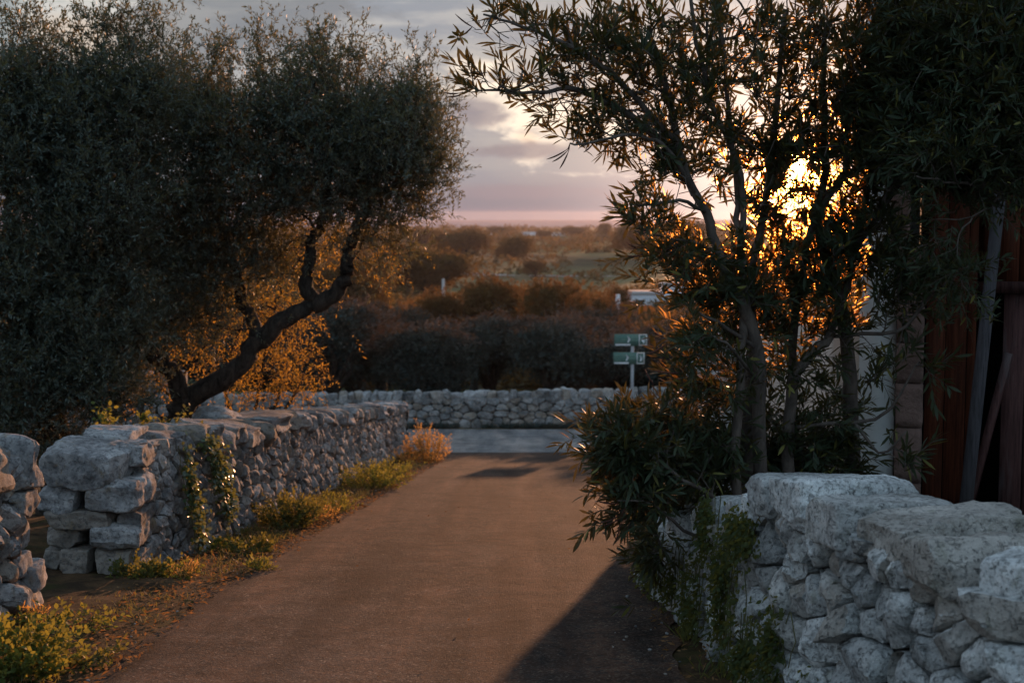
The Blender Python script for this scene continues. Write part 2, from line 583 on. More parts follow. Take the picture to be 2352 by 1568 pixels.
M_wallL = mat_stone('limestone_weathered', (0.075, 0.075, 0.08), (0.28, 0.28, 0.285), (0.52, 0.51, 0.50), lichen=(0.26, 0.17, 0.05), lich=0.45, bump=0.6, warm=(0.30, 0.24, 0.18))
M_wallR = mat_stone('limestone_pale', (0.15, 0.155, 0.15), (0.62, 0.64, 0.64), (0.84, 0.85, 0.83), lichen=(0.20, 0.20, 0.14), lich=0.55, bump=0.9, sc=1.3, warm=(0.40, 0.33, 0.26))
M_wallF = mat_stone('limestone_far', (0.10, 0.10, 0.10), (0.32, 0.32, 0.32), (0.54, 0.53, 0.52), sc=0.8, bump=0.9, warm=(0.36, 0.28, 0.2))
M_core = mat_plain('wall_core', (0.03, 0.028, 0.025), (0.06, 0.055, 0.05), 8)
M_soil = mat_plain('soil', (0.05, 0.032, 0.02), (0.16, 0.095, 0.055), 5.0, 0.95, 0.9, 40.0, 0.03)


def mat_ground():
    m, n = new_mat('ground_soil_and_grass')
    g = n.n('ShaderNodeNewGeometry')
    p = g.outputs['Position']
    y = n.n('ShaderNodeSeparateXYZ', {0: p}).outputs[1]
    near = n.mix(n.ramp(n.noise(p, 4.0, 6, 0.7), [(0.4, 0.0), (0.62, 1.0)]), (0.045, 0.03, 0.018), (0.14, 0.085, 0.045))
    near = n.mix(n.ramp(n.noise(p, 1.3, 5, 0.7), [(0.52, 0.0), (0.66, 0.8)]), near, (0.06, 0.07, 0.02))
    mid = n.mix(n.ramp(n.noise(p, 0.03, 5, 0.6), [(0.4, 0.0), (0.6, 1.0)]), (0.22, 0.165, 0.09), (0.17, 0.19, 0.075))
    mid = n.mix(n.ramp(n.noise(p, 0.9, 5, 0.7), [(0.35, 0.0), (0.6, 0.8)]), mid, (0.09, 0.075, 0.04))
    sc = n.n('ShaderNodeMapping', {'Vector': p, 'Scale': (0.006, 0.003, 1)}).outputs[0]
    far = n.ramp(n.noise(sc, 1.0, 6, 0.7, 1.0), [(0.40, (0.035, 0.035, 0.02)), (0.5, (0.15, 0.12, 0.06)), (0.58, (0.10, 0.14, 0.05)), (0.62, (0.24, 0.17, 0.11)), (0.7, (0.04, 0.04, 0.02))])
    c = n.mix(n.ramp(n.math('MULTIPLY', y, 0.01), [(0.36, 0.0), (0.44, 1.0)]), near, mid)
    c = n.mix(n.ramp(n.math('MULTIPLY', y, 0.001), [(0.18, 0.0), (0.45, 1.0)]), c, far)
    bp = n.n('ShaderNodeBump', {'Height': n.math('ADD', n.noise(p, 9, 6, 0.7), n.noise(p, 60, 4, 0.7)), 'Strength': 0.9, 'Distance': 0.04})
    bs = n.n('ShaderNodeBsdfPrincipled', {'Base Color': c, 'Roughness': 0.95, 'Normal': bp.outputs[0]})
    bs.inputs['Specular IOR Level'].default_value = 0.1
    return finish(m, n, bs.outputs[0])


M_ground = mat_ground()
M_lane = mat_asphalt('lane_asphalt', (0.015, 0.013, 0.012), (0.038, 0.027, 0.022), (0.11, 0.085, 0.068), (0.098, 0.050, 0.031), dk=1.42)
M_cross = mat_asphalt('cross_road_asphalt', (0.18, 0.18, 0.18), (0.24, 0.24, 0.24), (0.30, 0.30, 0.30), (0.20, 0.19, 0.185))
M_olive = mat_leaf('olive_leaf', (0.04, 0.058, 0.046), (0.10, 0.125, 0.11), (0.50, 0.40, 0.10), 0.16, 0.55, 0.25)
M_olive_thin = mat_leaf('olive_leaf_backlit', (0.04, 0.05, 0.03), (0.09, 0.09, 0.05), (0.95, 0.52, 0.07), 0.42, 0.6, 0.15, fwd=0.08)
M_oleander = mat_leaf('oleander_leaf', (0.016, 0.030, 0.015), (0.038, 0.056, 0.030), (0.34, 0.24, 0.05), 0.12, 0.55, 0.25, (0.16, 0.15, 0.04), 0.05, fwd=0.045)
M_ivy = mat_leaf('ivy_leaf', (0.03, 0.06, 0.03), (0.08, 0.13, 0.06), (0.35, 0.35, 0.08), 0.25, 0.28, 0.6)
M_weed = mat_leaf('weed_leaf', (0.045, 0.08, 0.02), (0.10, 0.135, 0.035), (0.48, 0.42, 0.07), 0.38, 0.6, 0.2)
M_weed_dark = mat_leaf('dark_weed_leaf', (0.025, 0.05, 0.02), (0.06, 0.085, 0.03), (0.35, 0.30, 0.06), 0.4, 0.6, 0.2)
M_dry = mat_leaf('dry_weed_leaf', (0.20, 0.14, 0.05), (0.32, 0.22, 0.09), (0.75, 0.42, 0.12), 0.5, 0.7, 0.15)
M_grass = mat_leaf('grass_blade', (0.035, 0.055, 0.018), (0.10, 0.105, 0.04), (0.40, 0.33, 0.08), 0.32, 0.6, 0.2)
M_litter = mat_leaf('leaf_litter', (0.06, 0.03, 0.015), (0.30, 0.17, 0.08), (0.5, 0.25, 0.08), 0.3, 0.8, 0.15)
M_farleaf = mat_leaf('grove_leaf', (0.028, 0.042, 0.040), (0.065, 0.085, 0.08), (0.40, 0.20, 0.05), 0.07, 0.8, 0.05, scale=0.6)
M_rust = mat_leaf('autumn_leaf', (0.045, 0.038, 0.02), (0.105, 0.07, 0.030), (0.40, 0.19, 0.05), 0.2, 0.7, 0.1, scale=0.6)
M_dkleaf = mat_leaf('dark_tree_leaf', (0.03, 0.03, 0.018), (0.07, 0.055, 0.03), (0.30, 0.18, 0.05), 0.3, 0.7, 0.1, scale=0.5)
M_pod = mat_plain('seed_pod', (0.07, 0.025, 0.02), (0.13, 0.05, 0.035), 20, 0.7)
M_bark_o = mat_bark('olive_bark', (0.02, 0.016, 0.013), (0.085, 0.066, 0.054), 1.6, 1.0)
M_bark_l = mat_bark('oleander_bark', (0.07, 0.055, 0.048), (0.165, 0.13, 0.11), 1.4, 0.4)
M_plaster = mat_plain('white_limewash', (0.62, 0.63, 0.62), (0.78, 0.78, 0.77), 2.2, 0.9, 0.35, 30, 0.01)
M_beige = mat_plain('beige_plaster', (0.42, 0.33, 0.27), (0.60, 0.48, 0.40), 1.8, 0.9, 0.4, 25, 0.012)
M_jamb = mat_plain('tufa_block', (0.14, 0.088, 0.072), (0.26, 0.165, 0.14), 4.0, 0.92, 0.8, 35, 0.02)


def mat_wood(name, c1, c2, c3):
    m, n = new_mat(name)
    g = n.n('ShaderNodeNewGeometry')
    p = g.outputs['Position']
    mp = n.n('ShaderNodeMapping', {'Vector': p, 'Scale': (1, 1, 0.05)}).outputs[0]
    a = n.noise(mp, 60, 5, 0.75)
    b = n.noise(n.n('ShaderNodeMapping', {'Vector': p, 'Scale': (1, 1, 0.2)}).outputs[0], 6, 4, 0.6)
    col = n.ramp(a, [(0.35, c1), (0.6, c2)])
    col = n.mix(n.ramp(b, [(0.52, 0.0), (0.7, 0.8)]), col, c3)
    t = n.math('MULTIPLY_ADD', g.outputs['Random Per Island'], 0.6, 0.65)
    col = n.mix(1.0, col, n.n('ShaderNodeCombineColor', {0: t, 1: t, 2: t}).outputs[0], 'MULTIPLY')
    bp = n.n('ShaderNodeBump', {'Height': a, 'Strength': 0.8, 'Distance': 0.006})
    bs = n.n('ShaderNodeBsdfPrincipled', {'Base Color': col, 'Roughness': 0.8, 'Normal': bp.outputs[0]})
    bs.inputs['Specular IOR Level'].default_value = 0.2
    return finish(m, n, bs.outputs[0])


M_redwood = mat_wood('red_stained_boards', (0.055, 0.014, 0.007), (0.15, 0.042, 0.020), (0.085, 0.035, 0.022))
M_redgrey = mat_wood('worn_red_boards', (0.05, 0.022, 0.02), (0.12, 0.055, 0.05), (0.16, 0.13, 0.13))
M_greywood = mat_wood('grey_timber', (0.05, 0.046, 0.05), (0.11, 0.10, 0.11), (0.08, 0.072, 0.072))
M_dark = mat_plain('interior_shade', (0.012, 0.011, 0.010), (0.025, 0.022, 0.02), 3)
M_metal = mat_plain('galvanised_steel', (0.30, 0.31, 0.33), (0.40, 0.41, 0.43), 10, 0.5, 0.05, 60, 0.002)
M_signg = mat_plain('sign_green', (0.08, 0.165, 0.135), (0.10, 0.19, 0.155), 6, 0.5, 0.02)
M_signw = mat_plain('sign_white', (0.55, 0.57, 0.58), (0.70, 0.71, 0.72), 6, 0.5, 0.02)
M_signt = mat_plain('sign_lettering', (0.12, 0.26, 0.21), (0.16, 0.30, 0.25), 6, 0.5, 0.02)
M_farwhite = mat_plain('far_limewash', (0.62, 0.63, 0.66), (0.75, 0.75, 0.78), 0.2, 0.9, 0.1, 2, 0.02)
M_fargrey = mat_plain('far_stone', (0.32, 0.30, 0.29), (0.48, 0.45, 0.43), 0.8, 0.9, 0.4, 4, 0.1)
M_win = mat_plain('window_dark', (0.02, 0.022, 0.03), (0.03, 0.032, 0.04), 1, 0.3)

# ------------------------------------------------------------------ ground, lane, cross road, sea
# lane edges (x, y) along its left and right side
LEFT_E = np.array([(-2.45, -4), (-2.3, 3), (-2.13, 7.4), (-2.2, 9.7), (-2.03, 12.4), (-1.76, 17.1), (-1.45, 22), (-1.28, 25), (-1.5, 26.6), (-2.6, 27.6)])
RIGHT_E = np.array([(0.9, -4), (0.9, 3), (0.95, 7.4), (1.05, 9.7), (1.15, 12.4), (1.35, 17.1), (1.5, 22), (1.65, 25), (2.0, 26.6), (3.2, 27.6)])


def edge_x(E, y):
    return np.interp(y, E[:, 1], E[:, 0])


def build_ground():
    ys = np.concatenate([np.linspace(-14, 4, 16), np.linspace(4.2, 45, 320), np.geomspace(45.5, 3600, 150)])
    u = np.linspace(-1, 1, 241)
    X = []; 
    for y in ys:
        w = min(max(26.0, 0.9 * y + 14), 3300)
        # finer columns near the lane
        xs = w * (0.22 * u + 0.78 * u ** 3) 
        X.append(xs)
    X = np.array(X); Y = np.repeat(ys[:, None], len(u), 1)
    Z = ground(X, Y)
    P = np.stack([X, Y, Z], -1)
    nearm = np.clip((45 - Y) / 5, 0, 1)
    inl = np.clip((edge_x(LEFT_E, Y) - X) / 0.5, 0, 1) + np.clip((X - edge_x(RIGHT_E, Y)) / 0.5, 0, 1)
    inl = np.where(Y > 26.5, np.clip((Y - 38.2) / 1.0, 0, 1), inl)
    Z = Z + nearm * inl * (0.05 * fbm(P * [1, 1, 0], 0.9, 5, 3) + 0.025 * fbm(P * [1, 1, 0], 6.0, 9, 2) + 0.03) - 0.006
    # banks behind the left wall: the field is a little higher
    bank = np.clip((-3.4 - X - 0.0 * Y) / 0.8, 0, 1) * nearm * 0.12 * (Y < 30)
    Z = Z + bank
    far = np.clip((Y - 60) / 200, 0, 1)
    Z = Z + far * fbm(P * [1, 0.4, 0], 0.004, 3, 3) * np.clip(Y * 0.0018, 0, 0.9)
    P[..., 2] = Z
    n, m = X.shape
    i = np.arange(n - 1)[:, None] * m; j = np.arange(m - 1)[None]
    F = np.stack([i + j, i + j + 1, i + m + j + 1, i + m + j], -1).reshape(-1, 4)
    mb = MB(); mb.add(P.reshape(-1, 3), F)
    tag(mb.build('ground', M_ground), kind='structure', label='brown soil verges and farmland falling towards the sea')


build_ground()


def strip_mesh(name, mat, ys, xl, xr, dz, label, nx=14):
    t = np.linspace(0, 1, nx)
    X = xl[:, None] * (1 - t) + xr[:, None] * t
    Y = np.repeat(ys[:, None], nx, 1)
    Z = ground(X, Y) + dz
    P = np.stack([X, Y, Z], -1)
    i = np.arange(len(ys) - 1)[:, None] * nx; j = np.arange(nx - 1)[None]
    F = np.stack([i + j, i + j + 1, i + nx + j + 1, i + nx + j], -1).reshape(-1, 4)
    mb = MB(); mb.add(P.reshape(-1, 3), F)
    return tag(mb.build(name, mat), kind='structure', label=label)


ys = np.linspace(-4, 27.45, 520)
q = np.stack([ys, ys * 0, ys * 0], -1)
strip_mesh('road', M_lane, ys, edge_x(LEFT_E, ys) + 0.17 * fbm(q, 1.3, 31, 4), edge_x(RIGHT_E, ys) + 0.12 * fbm(q, 1.3, 77, 4), 0.006,
           'narrow worn asphalt lane dusted with grit, warm in the low sun')
xs = np.linspace(-60, 60, 400)
q = np.stack([xs, xs * 0, xs * 0], -1)
t = np.linspace(0, 1, 12)
Yn = 27.2 + 0.10 * fbm(q, 0.5, 3, 3) - 0.004 * xs
Yf = 38.0 + 0.08 * fbm(q, 0.7, 8, 3) + 0 * xs
Xg = np.repeat(xs[:, None], 12, 1); Yg = Yn[:, None] * (1 - t) + Yf[:, None] * t
Pg = np.stack([Xg, Yg, ground(Xg, Yg) + 0.011], -1)
i = np.arange(399)[:, None] * 12; j = np.arange(11)[None]
mb = MB(); mb.add(Pg.reshape(-1, 3), np.stack([i + j, i + j + 1, i + 12 + j + 1, i + 12 + j], -1).reshape(-1, 4)[:, ::-1])
tag(mb.build('cross_road', M_cross), kind='structure', label='pale grey cross road running in front of the far wall')

m, n = new_mat('sea_water')
p = n.n('ShaderNodeNewGeometry').outputs['Position']
bp = n.n('ShaderNodeBump', {'Height': n.noise(p, 0.05, 4, 0.6), 'Strength': 0.5, 'Distance': 3.0})
bs = n.n('ShaderNodeBsdfPrincipled', {'Base Color': (0.10, 0.15, 0.22, 1), 'Roughness': 0.9, 'Normal': bp.outputs[0]})
bs.inputs['Specular IOR Level'].default_value = 0.1
M_sea = finish(m, n, bs.outputs[0])
mb = MB()
mb.add([(-3500, 1350, -SEA), (3500, 1350, -SEA), (3500, 3650, -SEA), (-3500, 3650, -SEA)], [[0, 1, 2, 3]])
tag(mb.build('sea', M_sea), kind='structure', label='hazy blue grey sea along the horizon')


# ------------------------------------------------------------------ dry stone walls
class Path:
    """wall line on the ground with its running height"""
    def __init__(s, pts, side=1, batter=0.06):
        s.p = np.array([(a, b) for a, b, h in pts], float)
        s.h = np.array([h for a, b, h in pts], float)
        seg = np.linalg.norm(np.diff(s.p, axis=0), axis=1)
        s.u = np.concatenate([[0], np.cumsum(seg)])
        s.L = s.u[-1]
        s.side = side
        s.batter = batter

    def xy(s, u):
        return np.stack([np.interp(u, s.u, s.p[:, 0]), np.interp(u, s.u, s.p[:, 1])], -1)

    def tan(s, u):
        e = 0.15
        d = s.xy(np.asarray(u) + e) - s.xy(np.asarray(u) - e)
        return unit(d)

    def H(s, u):
        return np.interp(u, s.u, s.h)

    def world(s, u, v, d):
        """u along, v above ground, d out of the visible face"""
        u = np.asarray(u, float)
        xy = s.xy(u)
        t = s.tan(u)
        nrm = np.stack([t[..., 1], -t[..., 0]], -1) * s.side
        over = (u - np.clip(u, 0, s.L))[..., None]
        xy = xy + t * over + nrm * (np.asarray(d) - s.batter * np.asarray(v))[..., None]
        z = ground(xy[..., 0], xy[..., 1]) + v
        return np.concatenate([xy, np.asarray(z)[..., None]], -1)


PROF = [(0.0, 1.0), (0.3, 1.0), (0.55, 0.97), (0.74, 0.88), (0.87, 0.68), (0.95, 0.38), (1.0, -0.1), (1.01, -0.8), (0.98, -1.8)]
PROF2 = [(0.0, 1.0), (0.5, 0.98), (0.8, 0.84), (0.94, 0.4), (1.0, -0.2), (0.99, -1.5)]


def face_stones(mb, path, su, sv, seed, K=14, depth=0.06, cap=0.16, u0=0.0, u1=None, p=8.0, fac=0.6, dshift=0.0, fine=0.008, vmin=-0.08, gap=0.965, gradu=None, rand=False, nfac=1, prof=None):
    rng = np.random.default_rng(seed)
    u1 = path.L if u1 is None else u1
    S = []
    v = vmin
    hmax = path.h.max()
    while v < hmax:
        rowh = sv * rng.uniform(0.7, 1.35)
        u = u0 - su * rng.uniform(0, 1)
        while u < u1 + su:
            k = gradu(u) if gradu else 1.0
            w = su * rng.uniform(0.55, 1.6) * k
            S.append((u + w / 2, v + rowh / 2 + rng.normal() * sv * 0.13))
            u += w
        v += rowh
    S = np.array(S)
    if rand:
        S = S + rng.normal(size=S.shape) * np.array([su, sv]) * .22
        # merge some neighbours away so that big and small stones mix
        S = S[rng.random(len(S)) > .16]
    ok = (S[:, 1] < path.H(S[:, 0]) - cap * 0.4) & (S[:, 0] > u0 + .02) & (S[:, 0] < u1 - .02)
    S = S[ok]
    A = S / np.array([su, sv])          # scaled space
    n = len(A)
    kn = 9
    idx = np.zeros((n, kn), int)
    for a in range(0, n, 512):
        d = ((A[a:a + 512, None] - A[None]) ** 2).sum(-1)
        idx[a:a + 512] = np.argsort(d, axis=1)[:, 1:kn + 1]
    dv = A[idx] - A[:, None]
    dist = np.linalg.norm(dv, axis=-1)
    nd = dv / dist[..., None]
    th = np.arange(K) / K * 2 * np.pi
    dirs = np.stack([np.cos(th), np.sin(th)], -1)
    c = np.maximum(np.einsum('nkd,td->nkt', nd, dirs), 0) / (dist[..., None] / 2)
    r = (c ** p).sum(1) ** (-1 / p)
    r = np.minimum(r, 1.3) * gap
    prof = prof or [(0.0, 1.0), (0.42, 0.97), (0.72, 0.84), (0.9, 0.55), (0.985, 0.12), (1.0, -0.5), (0.98, -1.8)]
    tilt = rng.normal(size=(n, 2)) * 0.28 * fac
    size = np.sqrt(r.mean(1))
    dep = depth * rng.uniform(0.55, 1.35, n) * size
    offs = rng.uniform(-0.35, 0.35, n) * depth + dshift
    cutn = rng.normal(size=(n, 2)); cutn = unit(cutn)
    cutns = [unit(rng.normal(size=(n, 2))) for _ in range(4)]
    ulo, uhi = u0 - .04, u1 + .04
    V = []
    for (tt, dd) in prof:
        if tt == 0:
            uv = np.zeros((n, 1, 2))
        else:
            uv = dirs[None] * (r * tt)[..., None]
        real = uv * np.array([su, sv])
        D = dep[:, None] * dd + (real * tilt[:, None]).sum(-1) * (1 if dd > 0.3 else 0.3)
        pl = dep[:, None] * 0.95 - (real * cutn[:, None]).sum(-1) * 0.9 * fac + depth * 0.25
        D = np.where(dd > 0, np.minimum(D, pl), D)
        for q_ in range(nfac - 1):
            cn = cutns[q_]
            pl = dep[:, None] * (0.75 + .2 * q_) - (real * cn[:, None]).sum(-1) * (0.7 + .3 * q_) * fac + depth * 0.2
            D = np.where(dd > 0, np.minimum(D, pl), D)
        D = np.maximum(D, -depth * 1.9)
        uu = np.clip(S[:, None, 0] + real[..., 0], ulo, uhi)
        vv = np.minimum(S[:, None, 1] + real[..., 1], path.H(uu) - cap * .45)
        q = np.stack([uu, vv, D * 2], -1)
        D = D + offs[:, None] + fbm(q, 9.0, seed, 3) * fine * 1.5 + (vnoise(q, 40.0, seed) * fine * 0.7 if dd > 0 else 0)
        V.append(path.world(uu, vv, D))
    nv = 1 + K * (len(prof) - 1)
    V = np.concatenate(V, 1)              # n, nv, 3
    base = np.arange(n)[:, None, None] * nv
    j = np.arange(K); k = (j + 1) % K
    tri = np.stack([np.zeros(K, int), 1 + j, 1 + k], -1)
    quads = []
    for rg in range(len(prof) - 2):
        a = 1 + rg * K; b = a + K
        quads.append(np.stack([a + j, b + j, b + k, a + k], -1))
    quads = np.concatenate(quads)
    T = (base + tri[None]).reshape(-1, 3); Q = (base + quads[None]).reshape(-1, 4)
    if path.side < 0:
        T = T[:, ::-1]; Q = Q[:, ::-1]
    # (u right, v up, d out) is right handed when side = +1 seen from the face
    mb.add(V.reshape(-1, 3), T, Q)


def core(mb, path, thick, du=0.4, drop=0.14, infront=-0.05, u0=0, u1=None):
    u1 = path.L if u1 is None else u1
    us = np.linspace(u0, u1, max(3, int((u1 - u0) / du)))
    h = np.maximum(path.H(us) - drop, 0.05)
    ring = [path.world(us, us * 0 - 0.3, us * 0 + infront), path.world(us, h, us * 0 + infront),
            path.world(us, h, us * 0 - thick), path.world(us, us * 0 - 0.3, us * 0 - thick)]
    V = np.stack(ring, 1).reshape(-1, 3)
    n = len(us)
    i = np.arange(n - 1)[:, None] * 4; j = np.arange(4)[None]; k = (j + 1) % 4
    F = np.stack([i + j, i + 4 + j, i + 4 + k, i + k], -1).reshape(-1, 4)
    mb.add(V, F, [[0, 1, 2, 3], [(n - 1) * 4 + 3, (n - 1) * 4 + 2, (n - 1) * 4 + 1, (n - 1) * 4]])


def caps(mb, path, thick, ls, hs, seed, n=8, u0=0, u1=None, over=0.05, two=0.3, cutd=0.78, yaw=0.12, sc=None, fine=0.014, dz=0.0):
    rng = np.random.default_rng(seed)
    u1 = path.L if u1 is None else u1
    u = u0
    while u < u1:
        k = sc(u) if sc else 1.0
        l = rng.uniform(*ls) * k; h = rng.uniform(*hs) * (0.6 + 0.4 * k)
        l = min(l, max(u1 - u, 0.12))
        uc = u + l / 2
        t = path.tan(uc)
        ang = math.atan2(t[1], t[0])
        rows = [(thick + over * 2, 0.0)]
        if rng.random() < two:
            w1 = (thick + over * 2) * rng.uniform(0.4, 0.6)
            rows = [(w1, (thick + over * 2 - w1) / 2), (thick + over * 2 - w1, -w1 / 2)]
        for w, off in rows:
            top = path.H(uc) + rng.uniform(-0.03, 0.03) + dz
            c = path.world(uc, top - h / 2, -thick / 2 + off + path.batter * path.H(uc) * 0.5)
            rot = rot_xyz(rng.normal() * 0.06, rng.normal() * 0.05 + math.atan(0.11) * t[1], ang + rng.normal() * yaw)
            stone(mb, c, (l * rng.uniform(0.98, 1.12), w, h * rng.uniform(0.9, 1.15)), rot, rng, n=n, power=rng.uniform(4, 9), rough=0.09, cuts=6, cutd=cutd, fine=fine)
        u += l * 0.97


def block_px(mb, x0, y0, x1, y1, Y, depth, rng, n=10, **kw):
    """one wall-end block whose front spans these picture coordinates at its true distance Y"""
    a = at(x0, y0, Y); b = at(x1, y1, Y)
    c = (a + b) / 2
    s = (abs(b[0] - a[0]) * .975, depth, abs(b[2] - a[2]) * .96)
    tilt = kw.pop('tilt', 0.0)
    c = c + np.array([0, depth / 2, 0])
    stone(mb, c, s, rot_xyz(rng.normal() * 0.03, tilt, rng.normal() * 0.04 - 0.03), rng, n=n, **kw)


# --- long left wall with the built-up end facing the camera
pL = Path([(-2.86, 10.9, 1.12), (-2.78, 12.0, 1.12), (-2.6, 14.0, 1.10), (-2.45, 16.5, 1.10), (-2.28, 20.0, 1.04), (-2.12, 24.0, 1.0), (-2.0, 27.0, 0.98)], side=1)
wl = thing('dry_stone_wall', (-2.6, 14.0, float(ground(0, 14.0))), 'long grey dry stone wall with big squared blocks at its near end, beside the lane', 'stone wall')
mb = MB()
face_stones(mb, pL, 0.155, 0.11, 11, K=16, depth=0.042, fine=0.013, p=14, fac=.65, gap=.985, prof=PROF2, cap=0.2, u0=0.1, rand=True, nfac=3)
pLb = Path([(a, b, h) for a, b, h in [(-3.55, 10.9, 1.1), (-3.3, 14.0, 1.1), (-3.05, 20.0, 1.04), (-2.75, 27.0, 0.98)]], side=-1)
face_stones(mb, pLb, 0.22, 0.15, 12, K=10, depth=0.05, cap=0.2)
# far end of the wall
pLe = Path([(-2.72, 27.05, 0.95), (-2.02, 27.05, 0.95)], side=-1)
face_stones(mb, pLe, 0.16, 0.12, 14, K=10, depth=0.04, cap=0.12)
part(mb, 'stonework', M_wallL, wl)
mb = MB(); core(mb, pL, 0.62, drop=0.2); part(mb, 'rubble_core', M_core, wl)
mb = MB()
caps(mb, pL, 0.66, (0.28, 0.62), (0.18, 0.27), 5, n=9, u0=0.75, over=0.06, cutd=0.70, yaw=0.2, sc=lambda u: 1.15 if u < 5 else 0.72, fine=0.02)
rng = np.random.default_rng(8)
for (a, b, c, d, Y, dep) in [(430, 945, 545, 1010, 15.0, 0.5), (300, 985, 380, 1040, 12.0, 0.5)]:
    block_px(mb, a, b, c, d, Y, dep, rng, rough=0.12, cuts=6, cutd=0.7, fine=0.02)
part(mb, 'capstone', M_wallL, wl)
mb = MB()
rng = np.random.default_rng(3)
blocks = [(82, 1034, 282, 1126, 10.62, 0.55, 0.10), (185, 992, 300, 1040, 11.25, 0.6, 0.04), (268, 1022, 326, 1080, 10.85, 0.4, 0.0), (120, 1024, 230, 1062, 11.0, 0.5, 0.06), (84, 1122, 192, 1180, 10.70, 0.6, 0.03), (183, 1103, 318, 1176, 10.62, 0.5, 0.02),
          (92, 1174, 276, 1218, 10.68, 0.6, 0.0), (262, 1176, 325, 1215, 10.75, 0.5, 0.0), (98, 1216, 186, 1262, 10.74, 0.6, 0.0), (203, 1206, 318, 1264, 10.64, 0.5, 0.02),
          (96, 1262, 142, 1310, 10.80, 0.5, 0.0), (138, 1261, 211, 1322, 10.70, 0.55, 0.0), (209, 1264, 300, 1322, 10.64, 0.5, 0.0), (290, 1262, 333, 1322, 10.78, 0.4, 0.0),
          (120, 1318, 222, 1368, 10.74, 0.5, 0.0), (218, 1322, 300, 1372, 10.68, 0.5, 0.0), (60, 1300, 132, 1372, 10.85, 0.5, 0.0), (186, 1216, 206, 1262, 10.95, 0.4, 0.0)]
for (a, b, c, d, Y, dep, tl) in blocks:
    block_px(mb, a, b, c, d, Y, dep, rng, n=18, power=14, rough=0.05, cuts=9, cutd=0.86, fine=0.022, tilt=tl)
part(mb, 'end_block', M_wallL, wl)

# --- near left wall stub, beyond the narrow gap
pN = Path([(-3.34, 4.0, 1.2), (-3.28, 6.0, 1.2), (-3.14, 8.0, 1.2), (-3.10, 9.05, 1.17)], side=1, batter=0.10)
wn = thing('dry_stone_wall', (-3.0, 8.8, float(ground(0, 8.8))), 'short end of rough dry stone wall cut off by the left edge of the picture, before the gap', 'stone wall')
mb = MB()
face_stones(mb, pN, 0.17, 0.13, 21, K=16, depth=0.07, fine=0.016, p=11, fac=1.2, cap=0.22, rand=True, nfac=3)
rng = np.random.default_rng(23)
for k in range(16):
    yy = 9.12 + rng.normal() * .04
    zz = float(ground(0, 9.1)) + .05 + (k // 3) * .17 + rng.normal() * .02
    xx = -3.22 - (k % 3) * .24 + rng.normal() * .02 - (k // 3) * .012
    stone(mb, (xx, yy, zz), (rng.uniform(.22, .30), .3, rng.uniform(.13, .18)), rot_xyz(0, rng.normal() * .06, rng.normal() * .15), rng, n=14, power=14, rough=.05, cuts=9, cutd=.84, fine=.02)
part(mb, 'stonework', M_wallL, wn)
mb = MB(); core(mb, pN, 0.6, drop=0.2); part(mb, 'rubble_core', M_core, wn)
mb = MB(); caps(mb, pN, 0.66, (0.45, 0.75), (0.28, 0.36), 9, n=10, over=0.03, cutd=0.72, fine=0.02)
part(mb, 'capstone', M_wallL, wn)

# --- right wall, pale limestone, ruined low end
pR = Path([(0.98, 11.0, 0.30), (1.03, 10.0, 0.5), (1.10, 9.0, 0.66), (1.14, 8.2, 0.80), (1.18, 7.6, 0.92), (1.25, 6.9, 1.08), (1.42, 6.0, 1.05), (1.68, 5.1, .94), (2.05, 4.2, .88), (2.6, 3.2, .86), (3.1, 2.2, .86)], side=1)
wr = thing('dry_stone_wall', (1.3, 6.7, float(ground(0, 6.7))), 'pale limestone dry stone wall with broad flat capstones in the near right corner', 'stone wall')
mb = MB()
pR.side = 1
PROF = [(0.0, 1.0), (0.3, 1.0), (0.55, 0.97), (0.74, 0.88), (0.87, 0.68), (0.95, 0.38), (1.0, -0.1), (1.01, -0.8), (0.98, -1.8)]
face_stones(mb, pR, 0.20, 0.15, 31, K=26, depth=0.08, fine=0.011, p=9, fac=.7, cap=0.3, gap=0.95, rand=True, nfac=4, prof=PROF)
def offset_path(P_, w, dh=0.12, side=-1):
    us_ = np.linspace(0, P_.L, 14)
    q_ = P_.world(us_, us_ * 0, us_ * 0 - w)
    return Path([(a[0], a[1], float(P_.H(u)) - dh) for a, u in zip(q_, us_)], side=side)


pRb = offset_path(pR, 0.52, .15)
face_stones(mb, pRb, 0.26, 0.2, 32, K=12, depth=0.05, cap=0.35)
part(mb, 'stonework', M_wallR, wr)
mb = MB(); core(mb, pR, 0.46, drop=0.24, infront=-0.07); part(mb, 'rubble_core', M_core, wr)
mb = MB()
rng = np.random.default_rng(41)
